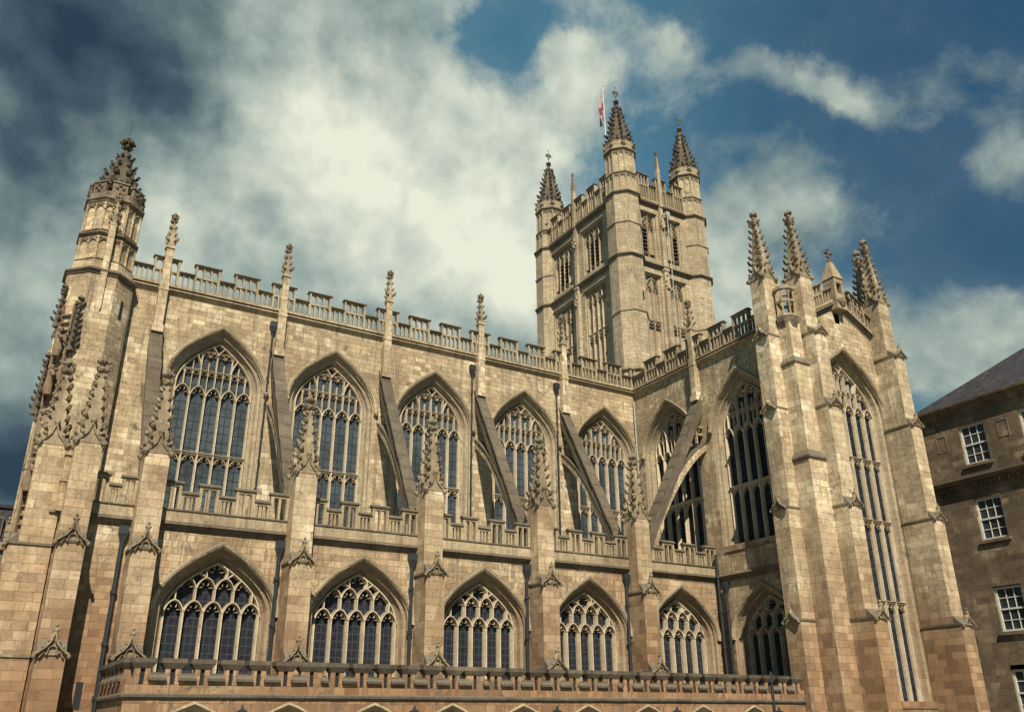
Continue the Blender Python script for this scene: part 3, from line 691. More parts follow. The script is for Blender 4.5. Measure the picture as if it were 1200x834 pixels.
# flying buttresses (frame: u along the wall, y outwards negative)
def flyer(dtop=21.35, dlow=11.2, L=5.6):
    mb = MB(); c = MB(); hw = .27
    k = (dtop-dlow)/L; ln = sqrt(1+k*k); th = .55
    def line(dd): return dtop-k*dd
    # upper strut (side view polygon in (d,z)), extruded across u
    def side(poly, x0, x1, b):
        b.loft([[(x1, -d_, z) for d_, z in poly], [(x0, -d_, z) for d_, z in poly]], True, True, True)
    side([(0, dtop), (L, dlow), (L, dlow-th*ln), (0, dtop-th*ln)], -hw, hw, c)
    # curved lower rib
    P0, P2 = (0, 18.1), (L-.4, dlow+.2)
    outer, inner = [], []
    for i in range(13):
        t = i/12; cx, cz = 2.3, 16.9
        x = (1-t)**2*P0[0]+2*t*(1-t)*cx+t*t*P2[0]; z = (1-t)**2*P0[1]+2*t*(1-t)*cz+t*t*P2[1]
        z2 = min(z, line(x)-.15); outer.append((x, z2)); 
        dx = 2*(1-t)*(cx-P0[0])+2*t*(P2[0]-cx); dz = 2*(1-t)*(cz-P0[1])+2*t*(P2[1]-cz); l = hypot(dx, dz); inner.append((x+dz/l*.42, z2-dx/l*.42))
    for (a1, b1, a2, b2) in zip(outer, inner, outer[1:], inner[1:]):
        side([a1, a2, b2, b1], -hw*.9, hw*.9, mb)
        side([(a1[0], a1[1]+.07), (a2[0], a2[1]+.07), (a2[0], a2[1]+.005), (a1[0], a1[1]+.005)], -hw*1.1, hw*1.1, c)
    # pierced web between strut and rib
    for dd in (.55, 1.1, 1.65):
        zt = line(dd)-th*ln+.1; zr = 18.1-.12*dd-.22*dd*dd+.1
        if zt > zr: side([(dd-.05, zt), (dd+.05, zt), (dd+.05, zr), (dd-.05, zr)], -.08, .08, mb)
    for z in (19.2, 18.7):
        side([(0, z+.06), ((dtop-th*ln-z)/k+.1, z+.06), ((dtop-th*ln-z)/k+.1, z-.06), (0, z-.06)], -.08, .08, mb)
    side([(0, dtop+.01), (0, dtop+.10), (L, dlow+.10), (L, dlow+.01)], -.29, .29, c)
    rr = random.Random(3); nn_ = 13
    for i in range(nn_):
        a0, a1 = L*i/nn_+.012, L*(i+1)/nn_-.012; e = rr.uniform(-.03, .05); q = rr.uniform(-.02, .015); v = .04
        side([(a0, line(a0)+.05), (a0+v, line(a0+v)+.24+e), (a1-v*.5, line(a1-v*.5)+.24+e*.6), (a1, line(a1)+.05)], -.335+q, .335+q, c)
    for b in (mb, c):   # loft direction check not needed: closed solids
        pass
    return mb, c
M['soot'] = stone('soot_crusted_stone', [(.025, .021, .017), (.062, .052, .041), (.12, .10, .075), (.23, .19, .135)], bw=1.6, bh=2.1, mortar=.004, contrast=.5, grime=.7)
fm, fc = flyer()
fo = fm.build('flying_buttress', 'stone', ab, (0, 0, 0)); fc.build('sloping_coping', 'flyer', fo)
for i in range(1, 5): copy_part(fo, (B*i, 0, 0))
copy_part(fo, (XT, -A, 0), RW)

# wall shafts with small pinnacles above the parapet
sp = spire(.50, 2.25, 4, r=.12, gables=False); SPIN = shared(sp, 'pinnacle', 'carved')
def shaft_mesh(z0=21.3):
    mb = MB(); mb.box(-.23, .23, -.42, .02, z0, 24.0); mb.box(-.19, .19, -.38, 0, 24.0, 26.15); mb.box(-.26, .26, -.45, .03, 23.5, 23.62)
    mb.box(-.25, .25, -.44, .04, 26.1, 26.2); mb.box(-.30, .30, -.5, 0, 21.0, 21.4); return mb
sh = shaft_mesh().build('wall_shaft', 'pier', ab, (0, 0, 0)); link('pinnacle', SPIN, sh, (0, -.19, 26.15))
for i in range(1, 5): copy_part(sh, (B*i, 0, 0))
copy_part(sh, (XT, -A, 0), RW)

# rainwater pipes
def pipe(x, y, z0, z1, r=.07, m='iron', hop=True, rz=0, parent=None, brackets=2.0):
    mb = MB(); mb.ngon(8, 0, 0, [(z0, r), (z1, r)])
    z = z0+.6
    while z < z1-.3: mb.ngon(8, 0, 0, [(z, r*1.5), (z+.14, r*1.5)]); z += brackets
    o = mb.build('drainpipe', m, parent or ab, (x, y, 0), rz)
    if hop:
        hb = MB(); hb.loft([[(sx*a, sy*a*.7-.02, z) for sx, sy in ((-1, -1), (1, -1), (1, 1), (-1, 1))] for a, z in ((.08, z1-.15), (.16, z1+.12), (.19, z1+.18), (.19, z1+.5), (.15, z1+.52))], True, True, True)
        hb.build('hopper', m, o)
    return o
for i in range(5): pipe(B*i-.72 if i else -.75, -A-.13, 0 if i == 0 else 3.0, 8.85, .085)
for x in (B-.42, 3*B-.55, 4*B-.6): pipe(x, -.16, 11, 22.6, .045, brackets=1.6)
pipe(XT-.2, -.2, 11, 23.0, .05, 'pale_pipe', False)
pipe(XT-.2, -6.95, 3, 11.0, .085, hop=False); pipe(XT-.2, -7.5, 3, 8.8, .085); pipe(XT-.15, -A+.35, 9.9, 18.4, .05)

# ------------------------------------------------------------------ transept corner buttresses
LPIN = shared(spire(1.06, 4.85, 8, r=.155), 'pinnacle', 'carved')
TG = shared(gablet(.90, .60, .4, .07), 'gablet', 'carved')
def big_buttress(loc, rz, fr, w=1.05, back=.1):
    mb = MB(); st = [(6.45, fr[4]), (12.3, fr[3]), (18.0, fr[2]), (22.55, fr[1]), (26.35, fr[0])]
    caps = stepped(mb, w, back, st, 26.35); o = mb.build('buttress', 'pier', ab, loc, rz)
    for c in caps: c.build('set_off', 'dark', o)
    link('pinnacle', LPIN, o, (0, fr[0]+.52, 26.42))
    for k in (1, 2, 3): link('gablet', TG, o, (0, fr[k+1]-.04 if 0 else fr[k+1]-.04, {1: 17.95, 2: 12.25, 3: 6.4}[k]))
    link('gablet', TG, o, (0, fr[1]-.04, 22.5))
    return o
b1f = (-1.35, -1.55, -1.66, -1.86, -2.0)
b2f = (-.98, -1.42, -1.62, -1.86, -2.3)
big_buttress((XT, -13.83, 0), RW, b1f)
big_buttress((33.63, -TS, 0), 0, b2f)
big_buttress((40.8, -TS, 0), 0, b2f)
big_buttress((XE, -13.83, 0), pi/2, (-.76, -.90, -1.0, -1.1, -1.2))
# stair pier in the angle, with a pierced crown
mb = MB(); mb.ngon(4, 0, 0, [(0, .72), (15.0, .72)], pi/2); mb.ngon(4, 0, 0, [(14.9, .58), (20.6, .58)], pi/2); mb.ngon(4, 0, 0, [(20.5, .46), (23.2, .46)], pi/2)
cp = mb.build('corner_pier', 'pier', ab, (XT-.18, -TS-.16, 0))
for n_, pf, ro in ((4, [(14.8, .74), (14.92, .82), (15.02, .82), (15.4, .58)], pi/2), (4, [(20.5, .60), (20.6, .67), (20.7, .67), (21.0, .46)], pi/2), (8, [(22.9, .46), (23.3, .60), (23.6, .64), (23.62, .50)], 0)):
    mb = MB(); mb.ngon(n_, 0, 0, pf, ro); mb.build('weathering', 'dark', cp)
mb = MB()
for k in range(8):
    mb.T = Matrix.Rotation(k*pi/4, 4, 'Z'); mb.box(-.22, .22, -.54, -.44, 23.6, 23.78); lancets(mb, -.22, .22, 23.78, 24.6, 1, -.53, -.45, .09); mb.box(-.22, .22, -.55, -.43, 24.56, 24.70)
    lancets(mb, -.22, .22, 24.70, 25.4, 1, -.53, -.45, .09); mb.box(-.24, .24, -.60, -.42, 25.38, 25.56)
mb.build('pierced_crown', 'trim', cp)
# gable niche with a cross
mb = MB(); mb.box(-.42, -.22, -.45, .35, 25.9, 27.45); mb.box(.22, .42, -.45, .35, 25.9, 27.45);  mb.box(-.42, .42, .1, .36, 26.3, 27.4); mb.box(-.43, .43, -.46, .36, 27.1, 27.5)
mb.loft([[(sx*a, -.05+sy*a, z) for sx, sy in ((-1, -1), (1, -1), (1, 1), (-1, 1))] for a, z in ((.48, 27.45), (.44, 27.6), (.14, 28.75), (.08, 28.8))], True, True, True)
mb.box(-.43, .43, -.46, .36, 25.3, 26.35); ni = mb.build('gable_niche', 'trim', ab, (TC, -TS-.1, 0))
mb = MB(); mb.box(-.05, .05, -.1, 0, 28.75, 29.75)
for a, b_ in ((0, 29.72), (-.22, 29.45), (.22, 29.45), (0, 29.2)): mb.knob(a, -.05, b_, .13)
mb.box(-.22, .22, -.1, 0, 29.40, 29.50); mb.knob(0, -.05, 28.85, .16, 1, .6); mb.build('cross', 'dark', ni)
mb = MB(); mb.knob(0, -.3, 25.75, .45, 1, .8); mb.knob(-.25, -.35, 25.8, .22); mb.knob(.25, -.35, 25.8, .22); mb.build('carved_corbel', 'dark', ni)

# ------------------------------------------------------------------ crossing tower
tw = None
TX0, TX1, TY0, TY1 = 34.0, 42.7, 1.7, 13.8
def rect_opening(w, h, zt, depth, kind):
    """square-headed panel: reveal, tracery head, louvres; local u centre 0, top at zt"""
    r = MB(); hw = w/2; zb = zt-h
    for (o0, d0), (o1, d1) in (((0, 0), (.0, .10)), ((.0, .10), (.14, .16)), ((.14, .16), (.16, depth))):
        r.loft([[(-hw+o0, d0, zb), (-hw+o0, d0, zt-o0), (hw-o0, d0, zt-o0), (hw-o0, d0, zb)], [(-hw+o1, d1, zb), (-hw+o1, d1, zt-o1), (hw-o1, d1, zt-o1), (hw-o1, d1, zb)]], False)
    r.quad((-hw, 0, zb-.25), (hw, 0, zb-.25), (hw-.16, depth, zb+.1), (-hw+.16, depth, zb+.1))
    r.box(-hw-.10, hw+.10, -.12, 0.0, zt, zt+.12)
    return r
def tower_face(u0, u1, cols, name, loc, rz):
    w = MB()
    wall_sheet(w, u0, u1, 23.5, 36.2, [(c, (hw, 27.0, 35.5)) for c, hw in cols]); wall_sheet(w, u0, u1, 36.2, 42.1, [(c, (hw, 37.0, 41.4)) for c, hw in cols])
    o = w.build(name, 'tower', ab, loc, rz)
    return o
def tower_window(c, hw, low, loc, rz, nlou):
    zt, h = (35.5, 8.5) if low else (41.4, 4.4)
    dep = .34; r = rect_opening(2*hw, h, zt, dep, low)
    L = Matrix.Translation(loc) @ Matrix.Rotation(rz, 4, 'Z'); p = L @ Vector((c, 0, 0))
    o = r.build('blind_panel' if low else 'belfry_window', 'tower', ab, p, rz)
    b = MB(); W2 = hw-.16; zb = zt-h; b.quad((-W2, dep-.02, zb), (W2, dep-.02, zb), (W2, dep-.02, zt-.16), (-W2, dep-.02, zt-.16)); b.build('panel_infill', 'tower', o)
    t = MB(); n = 4 if hw > 1.2 else 2; lw = 2*W2/n; yb, yf = dep, dep-.24
    for i in range(n+1): t.bar([(-W2+lw*i, zb), (-W2+lw*i, zt-.16)], .11, yb, yf)
    top = zt-.35
    for i in range(n//2):
        c2 = -W2+lw*(2*i+1); t.bar(head_pts(c2, lw, top-.95, top), .11, yb, yf); cusps(t, c2, lw*.9, top-.9, top-.1, yb, yf+.08, .07)
    for i in range(n):
        c2 = -W2+lw*(i+.5); t.bar(head_pts(c2, lw/2, top-1.25, top-.75), .09, yb, yf+.03); cusps(t, c2, lw*.42, top-1.3, top-.85, yb, yf+.08, .06)
        if low:
            t.bar([(c2-lw/2, 31.35), (c2+lw/2, 31.35)], .16, yb, yf); t.bar([(c2-lw/2, 30.75), (c2+lw/2, 30.75)], .08, yb, yf+.05)
            t.bar(head_pts(c2, lw/2, 30.75, 31.3, n=4), .08, yb, yf+.02); t.bar([(c2-lw*.3, 31.2), (c2, 30.95), (c2+lw*.3, 31.2)], .08, yb, yf+.05)
        t.bar([(c2-lw/2+.06, zb+.5), (c2+lw/2-.06, zb+.5)], .1, yb, yf+.05)
    t.build('tracery', 'tower', o)
    if low:
        hm = MB()
        for i in range(n):
            c2 = -W2+lw*(i+.5)
            for sgn in (-1, 1): hm.box(c2+sgn*lw*.18-lw*.13, c2+sgn*lw*.18+lw*.13, dep-.05, dep-.03, 30.82, 31.12)
        hm.build('pierced_openings', 'void', o)
    else:
        lo = MB(); vd = MB(); idx = [1, 2] if n == 4 else nlou
        for i in idx:
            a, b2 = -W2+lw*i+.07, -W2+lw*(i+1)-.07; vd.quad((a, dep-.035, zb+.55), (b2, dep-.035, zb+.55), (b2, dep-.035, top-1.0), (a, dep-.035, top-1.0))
            z = zb+.6
            while z < top-1.05:
                lo.loft([[(a, dep-.04, z+.14), (a, dep-.20, z), (a, dep-.20, z+.04), (a, dep-.04, z+.18)], [(b2, dep-.04, z+.14), (b2, dep-.20, z), (b2, dep-.20, z+.04), (b2, dep-.04, z+.18)]], True, True, True); z += .36
        lo.build('louvres', 'louvre', o); vd.build('louvre_opening', 'void', o)
    return o
# west face: frame u runs south from y=TY1
locW = (TX0, TY1, 0); colsW = [(TY1-10.22, 1.52), (TY1-5.65, 1.48)]
tower_face(0, TY1-TY0, colsW, 'tower_west_face', locW, RW)
locS = (TX0, TY0, 0); colsS = [(36.9-TX0, .84), (39.55-TX0, .84)]
tower_face(0, TX1-TX0, colsS, 'tower_south_face', locS, 0)
for c, hw in colsW:
    for low in (0, 1): tower_window(c, hw, low, locW, RW, None)
for j, (c, hw) in enumerate(colsS):
    for low in (0, 1): tower_window(c, hw, low, locS, 0, [j])
mb = MB(); mb.quad((TX1, TY0, 23.5), (TX1, TY1, 23.5), (TX1, TY1, 42.1), (TX1, TY0, 42.1)); mb.quad((TX1, TY1, 23.5), (TX0, TY1, 23.5), (TX0, TY1, 42.1), (TX1, TY1, 42.1))
mb.build('tower_rear_faces', 'tower', ab)
mb = MB(); mb.loft([[(TX0, TY0, 42), (TX1, TY0, 42), (TX1, TY1, 42), (TX0, TY1, 42)], [(38.2, 8.1, 42.9), (38.4, 8.1, 42.9), (38.4, 8.3, 42.9), (38.2, 8.3, 42.9)]], True, False, True); mb.build('tower_roof', 'lead', ab)
rect = [(TX0, TY1), (TX0, TY0), (TX1, TY0), (TX1, TY1)]
for z in (36.45, 42.35):
    mb = MB(); moulding(mb, rect, z, STRING, True); mb.build('tower_string_course', 'dark', ab)
mb = MB(); moulding(mb, rect, 26.4, THIN, True); mb.build('tower_thin_string', 'trim', ab)
# centre shafts on the two faces
def tshaft(loc, rz):
    mb = MB(); mb.box(-.22, .22, -.32, 0, 23.5, 36.1); mb.box(-.18, .18, -.26, 0, 36.1, 42.2); mb.box(-.27, .27, -.38, 0, 36.0, 36.2)
    for z in (34.6, 40.3): mb.prism_y([(-.24, z), (.24, z), (.16, z+.4), (0, z+.9), (-.16, z+.4)], -.42, -.26); mb.knob(0, -.4, z+1.0, .11); mb.knob(-.18, -.4, z+.4, .09); mb.knob(.18, -.4, z+.4, .09); mb.knob(0, -.38, z-.15, .18)
    mb.box(-.15, .15, -.36, -.06, 42.2, 46.0); o = mb.build('wall_shaft', 'tower', ab, loc, rz)
    q = spire(.36, 2.0, 5, r=.06, gables=False); q.v = [(x, y-.21, z+46.0) for x, y, z in q.v]; q.build('pinnacle', 'carved', o)
tshaft((TX0, 7.93, 0), RW); tshaft((38.22, TY0, 0), 0)
for loc, rz, L in ((( TX0-.1, TY1-1.3, 0), RW, 10.6), ((TX0+1.9, TY0-.1, 0), 0, 5.0), ((TX0+1.9, TY1+.1, 0), 0, 5.0), ((TX1+.1, TY1-1.3, 0), RW, 10.6)):
    pa, pc = battlement(L, L*.5-1.9*round(L/3.8/1.0)+.0 if L > 6 else .6, 1.9, 1.15, 42.45, 44.05, 45.05)
    o = pa.build('tower_parapet', 'trim', ab, loc, rz); pc.build('coping', 'dark', o)
# turrets
def octo_spire(r, H, rows):
    mb = MB(); n = 8
    def rad(f): return r*(1-f)**.85*.86+.09
    for k in range(8): # open-work ribs and skin
        pass
    prof = [(H*.88*f, rad(f)) for f in (0, .15, .3, .45, .6, .75, .9, 1.)]
    mb.ngon(8, 0, 0, prof)
    for i in range(rows):
        f = (i+.35)/rows*.95; R = rad(f)/cos(pi/8)
        for j in range(8):
            a = 2*pi*(j+.5)/8; mb.crocket(R*cos(a), R*sin(a), H*.88*f, cos(a), sin(a), .22*(1-.45*f))
    for j in range(8):
        a = 2*pi*(j+.5)/8; mb.bar  # ribs
    mb.knob(0, 0, H*.885, .22, 1, .6); mb.knob(0, 0, H*.93, .17, 1, .8)
    for k in range(4): a = k*pi/2; mb.knob(.2*cos(a), .2*sin(a), H*.92, .12)
    mb.ngon(6, 0, 0, [(H*.88, .06), (H*.97, .04)])
    # spire lights: small gabled openings low on the faces
    for j in range(8):
        a = 2*pi*j/8; mb.T = Matrix.Rotation(a+pi/2, 4, 'Z'); R = rad(.12)
        mb.bar([(-.2, H*.04), (-.2, H*.13), (0, H*.2)], .09, -R*.75, -R-.13); mb.bar([(.2, H*.04), (.2, H*.13), (0, H*.2)], .09, -R*.75, -R-.13); mb.knob(0, -R-.02, H*.215, .12)
    mb.T = Matrix.Identity(4)
    return mb
def panel_stage(mb, a, z0, z1, per=2, n=8, ry=.07):
    s = 2*a*math.tan(pi/n)
    for k in range(n):
        mb.T = Matrix.Rotation(2*pi*k/n+pi/2, 4, 'Z'); w = s/per
        for i in range(per+1): mb.bar([(-s/2+w*i, z0), (-s/2+w*i, z1)], .085, -a+.02, -a-ry)
        for i in range(per): mb.bar(head_pts(-s/2+w*(i+.5), w/2, z1-.42, z1-.12, n=4), .07, -a+.02, -a-ry); mb.bar([(-s/2+w*i+.05, z1-.05), (-s/2+w*(i+1)-.05, z1-.05)], .1, -a+.02, -a-ry)
        mb.bar([(-s/2, z0+.06), (s/2, z0+.06)], .12, -a+.02, -a-ry)
    mb.T = Matrix.Identity(4)
TUR = MB(); a = 1.36
TUR.ngon(8, 0, 0, [(23, a), (42.2, a)]); TUR.ngon(8, 0, 0, [(42.2, 1.27), (44.3, 1.25)]); TUR.ngon(8, 0, 0, [(44.3, 1.17), (46.8, 1.15)])
panel_stage(TUR, 1.26, 42.4, 44.1); panel_stage(TUR, 1.165, 44.35, 46.45)
TB = []
def ring(mb, a, z, prof): mb.ngon(8, 0, 0, [(z+dz, a+o) for o, dz in prof])
RG = [(.0, -.30), (.04, -.30), (.10, -.18), (.17, -.12), (.17, -.03), (.0, .10)]
for z, aa in ((36.45, a), (42.35, a), (46.75, 1.18)): q = MB(); ring(q, aa, z, RG); TB.append(q)
for z, aa in ((31.4, a), (39.4, a), (44.3, 1.25), (26.4, a+.14)): q = MB(); ring(q, aa, z, [(0, -.14), (.08, -.08), (.08, 0), (0, .10)]); TB.append(q)
TC_ = MB() # little battlements round the spire foot
for k in range(8):
    TC_.T = Matrix.Rotation(2*pi*k/8+pi/2, 4, 'Z'); TC_.box(-.52, .52, -1.27, -1.11, 46.75, 47.15); TC_.box(-.36, .36, -1.29, -1.09, 47.15, 47.45); TC_.box(-.40, .40, -1.31, -1.06, 47.45, 47.52)
    TC_.T = Matrix.Rotation(2*pi*(k+.5)/8+pi/2, 4, 'Z'); TC_.knob(0, -1.33, 47.25, .15, 1, 1.6)
SP = octo_spire(1.22, 6.2, 10)
VN = MB(); VN.ngon(6, 0, 0, [(52.5, .03), (54.1, .02)]); VN.box(-.3, .3, -.02, .02, 53.55, 53.62); VN.prism_y([(-.34, 53.3), (.1, 53.25), (.42, 53.5), (.1, 53.75), (-.3, 53.6)], -.02, .02); VN.knob(0, 0, 53.1, .09); VN.knob(0, 0, 54.1, .06)
proto = TUR.build('tower_turret', 'tower', ab, (34.78, 2.3, 0)); [q.build('ring_moulding', 'trim' if q.v[0][2] < 35 or 38 < q.v[0][2] < 41 else 'dark', proto) for q in TB]; TC_.build('battlement', 'trim', proto)
SP.v = [(x, y, z+46.8) for x, y, z in SP.v]; SP.build('spire', 'soot', proto); VN.build('weather_vane', 'gilt', proto)
sd_ = MB()
for k in range(8):
    sd_.T = Matrix.Rotation(2*pi*k/8+pi/2, 4, 'Z'); sd_.prism_y([(-.13, 47.55), (.13, 47.55), (.1, 48.1), (0, 48.35), (-.1, 48.1)], -1.08, -.8)
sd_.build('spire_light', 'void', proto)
for x, y in ((42.25, 2.4), (34.7, 13.1), (42.25, 13.1)): copy_part(proto, (x, y, 0))
mb = MB(); mb.box(35.15-.07, 35.15+.07, .92, 1.1, 32.4, 33.2); mb.build('slit_window', 'void', ab)
pipe(36.0, 1.62, 26.5, 42.0, .04, 'pale_pipe', False, brackets=3); pipe(38.66, 1.22, 27, 41.2, .035, 'pale_pipe', True, brackets=1.9)

# flag on the tower roof
fp = thing('flagpole', 'white flagpole with a limp red and white flag standing on the tower roof', 'flagpole', (38.3, 8.4, 42.8))
mb = MB(); mb.ngon(8, 0, 0, [(0, .08), (17.4, .045)]); mb.knob(0, 0, 17.5, .10); mb.build('pole', 'pole', fp)
nx, nz = 14, 10; vs, fs, uv = [], [], []
for j in range(nz+1):
    for i in range(nx+1):
        s_u, s_v = i/nx, j/nz; drop = s_u**.7*1.9; r_ = .12+.85*s_u*(.55+.45*s_v); ang = 2.3*s_u
        x = -(.08+.5*s_u) + .15*sin(s_u*9+s_v*2)*s_u; y = .28*sin(s_u*11+s_v*3)*(.3+.7*(1-s_v)); z = 16.9-3.0*(1-s_v)-drop*(.7+.3*(1-s_v))*.9
        vs.append((x, y, z)); uv.append((s_u, s_v))
for j in range(nz):
    for i in range(nx): q = j*(nx+1)+i; fs.append((q, q+1, q+nx+2, q+nx+1))
me = bpy.data.meshes.new('flag'); me.from_pydata(vs, [], fs); me.materials.append(M['flag']); ul = me.uv_layers.new()
for L_ in me.loops: ul.data[L_.index].uv = uv[L_.vertex_index]
for p_ in me.polygons: p_.use_smooth = True
link('flag', me, fp)

# ------------------------------------------------------------------ west turret
WT = (-3.1, .1)
mb = MB(); a = 1.6; mb.ngon(8, 0, 0, [(0, a+.12), (9.5, a+.12), (9.6, a), (23.0, a)]); mb.ngon(8, 0, 0, [(23.2, a-.12), (23.9, a-.14), (24.0, a-.28), (25.5, a-.28)]); mb.ngon(8, 0, 0, [(25.5, a-.30), (27.7, a-.32)])
panel_stage(mb, a-.28, 24.0, 25.35, 2, ry=.09); panel_stage(mb, a-.31, 25.75, 27.45, 2, ry=.09)
wt = mb.build('west_turret', 'stone', ab, (*WT, 0))
for aa, z, pr_ in ((a-.02, 23.35, RG), (a-.28, 25.6, [(0, -.2), (.06, -.14), (.16, -.05), (.16, .02), (0, .12)]), (a-.30, 27.8, RG)): mb = MB(); ring(mb, aa, z, pr_); mb.build('ring_moulding', 'dark', wt)
mb = MB()
for k in range(8):
    mb.T = Matrix.Rotation(2*pi*k/8+pi/2, 4, 'Z'); mb.box(-.52, .52, -1.36, -1.20, 27.8, 28.15); mb.box(-.38, .38, -1.38, -1.18, 28.15, 28.72); mb.box(-.44, .44, -1.43, -1.12, 28.72, 28.82)
    for q in range(4): mb.knob(.16*cos(q*pi/2), -1.40, 28.42+.16*sin(q*pi/2), .09)
mb.T = Matrix.Identity(4); mb.build('battlement', 'dark', wt)
mb = octo_spire(1.15, 3.95, 5); mb.v = [(x, y, z+28.3) for x, y, z in mb.v]; mb.ngon(6, 0, 0, [(31.6, .10), (32.4, .08)])
for z, r_ in ((32.15, .20), (32.55, .16)): mb.knob(0, 0, z, r_)
for k in range(6): q = k*pi/3; mb.knob(.30*cos(q), .30*sin(q), 32.25, .17)
mb.build('spire', 'soot', wt)
mb = MB(); mb.ngon(6, 0, 0, [(32.5, .02), (33.5, .012)]); mb.build('lightning_rod', 'iron', wt)
mb = MB(); mb.box(-.16, .16, -1.72, -1.30, 21.2, 25.9)
mb.loft([[(-.16, -1.3, 21.2), (.16, -1.3, 21.2), (.16, -1.72, 21.2), (-.16, -1.72, 21.2)], [(-.02, -1.5, 20.7), (.02, -1.5, 20.7), (.02, -1.55, 20.7), (-.02, -1.55, 20.7)]], True, True, True)
sf = mb.build('wall_shaft', 'pier', wt)
q = spire(.44, 2.2, 4, r=.10, gables=False); q.v = [(x, y-1.52, z+25.9) for x, y, z in q.v]; q.build('pinnacle', 'carved', wt)
mb = MB(); mb.T = Matrix.Rotation(pi/4, 4, 'Z'); mb.box(-.09, .09, -1.63, -1.4, 21.0, 22.0); mb.build('slit_window', 'void', wt)
# carved ladder, angels and canopies on the south-west face
def angel(mb, u, z, s=1.0, flip=1):
    """robed climbing figure with wings, frame facing -y"""
    for (zz, w, dd) in ():
        pass
    body = [(0, .20, .16), (.35, .24, .20), (.7, .19, .17), (.95, .17, .15), (1.15, .23, .16), (1.27, .10, .09), (1.33, .07, .07)]
    rings = []
    for h_, w, dd in body: rings.append([(u+w*s*cos(2*pi*j/10)+.05*flip*sin(h_*4), -1.95+dd*s*sin(2*pi*j/10)-.03*h_, z+h_*s) for j in range(10)])
    mb.loft(rings, True, True, True)
    mb.knob(u+.04*flip, -2.02, z+1.45*s, .15*s, 1, 1.2); mb.knob(u+.04*flip, -1.97, z+1.5*s, .165*s, 1, 1)
    for sg in (-1, 1):
        mb.loft([[(u+sg*.10, -1.85, z+1.15*s), (u+sg*.10, -1.80, z+.85*s), (u+sg*.14, -1.75, z+1.0*s)], [(u+sg*.38, -1.78, z+1.55*s), (u+sg*.36, -1.74, z+.9*s), (u+sg*.36, -1.70, z+1.2*s)], [(u+sg*.42, -1.72, z+.75*s), (u+sg*.40, -1.70, z+.5*s), (u+sg*.40, -1.68, z+.6*s)]], True, True, True)
        mb.loft([[(u+sg*(.22)+.05*cos(q), -1.98+.05*sin(q), z+1.12*s) for q in (0, 1.5, 3, 4.5)], [(u+sg*.26+.045*cos(q), -2.15+.045*sin(q), z+.95*s) for q in (0, 1.5, 3, 4.5)], [(u+sg*.12+.04*cos(q), -2.22+.04*sin(q), z+1.3*s) for q in (0, 1.5, 3, 4.5)]], True, True, True)
SWF = -pi/4
lad = MB(); lad.T = Matrix.Rotation(SWF, 4, 'Z')
for u in (-.34, .34): lad.box(u-.05, u+.05, -1.80, -1.58, 9.8, 21.2)
z = 10.1
while z < 21.0: lad.box(-.34, .34, -1.74, -1.62, z, z+.08); z += .42
lad.build('stone_ladder', 'statue', wt)
for kk, z in enumerate((11.6, 14.0, 16.3, 18.3)):
    mb = MB(); mb.T = Matrix.Rotation(SWF, 4, 'Z'); angel(mb, 0, z, .95, 1 if kk % 2 else -1); mb.build('carved_angel', 'statue', wt)
def strip_pinnacle(ang, u, z0, H, s):
    q = spire(s, H, int(H/.42), r=.10, gables=False); Rm = Matrix.Rotation(ang, 4, 'Z') @ Matrix.Translation((u, -1.72, z0)); q.v = [tuple(Rm @ Vector(p)) for p in q.v]; q.build('carved_canopy', 'soot', wt)
strip_pinnacle(SWF, .62, 18.6, 3.0, .42); strip_pinnacle(SWF, -.6, 15.4, 3.2, .5); strip_pinnacle(SWF, -.5, 20.0, 2.4, .4)

# ------------------------------------------------------------------ low cloister range in front
cl = thing('cloister_range', 'low stone range with battlemented parapet and arched windows along the foot of the abbey', 'building', (0, -14, 0))
CX0, CX1 = -.84, 30.66
ca = Arch(1.15, .9, 1.45, .82, 8); ocs = [.95+.45+3.21*i for i in range(9)]
mb = MB(); wall_sheet(mb, CX0, CX1, 0, 2.5, [(x, ca) for x in ocs])
mb.T = Matrix.Translation((CX0, 5.8, 0)) @ Matrix.Rotation(RW, 4, 'Z'); mb.quad((0, 0, 0), (5.8, 0, 0), (5.8, 0, 2.5), (0, 0, 2.5)); mb.T = Matrix.Identity(4)
mb.quad((CX0, 0, 2.5), (CX1, 0, 2.5), (CX1, 5.8, 2.5), (CX0, 5.8, 2.5)); mb.build('wall', 'stone', cl)
w0 = None
for i, x in enumerate(ocs):
    if w0: copy_part(w0, (x, 0, 0)); continue
    mb = MB(); reveal(mb, ca, [(0, 0), (.05, .03), (.10, .12), (.16, .22), (.2, .4)]); w0 = mb.build('window', 'trim', cl, (x, 0, 0))
    mb = MB(); pp = ca.path(.2); mb.add([(u, .38, z) for u, z in pp], [tuple(reversed(range(len(pp))))]); mb.build('glass', 'glass_lo', w0)
    mb = MB()
    for u in (-.32, .32): mb.bar([(u, .9), (u, 2.0)], .1, .4, .15)
    mb.build('mullions', 'tracery', w0)
    mb = MB(); sec = [(-.10, .0), (-.12, -.08), (-.04, -.11), (.03, -.03), (.03, .02)]; hp = [ca.path(o)[1:-1] for o, y in sec]
    mb.loft([[(hp[j][q][0], sec[j][1], hp[j][q][1]) for j in range(len(sec))] for q in range(len(hp[0]))], True, True, True); mb.build('hood_mould', 'trim', w0)
mb = MB(); moulding(mb, [(CX0, 5.8), (CX0, 0), (CX1, 0)], 2.62, [(-.05, -.18), (.03, -.18), (.10, -.10), (.10, -.02), (-.02, .05), (-.05, .05)]); mb.build('string_course', 'soot', cl)
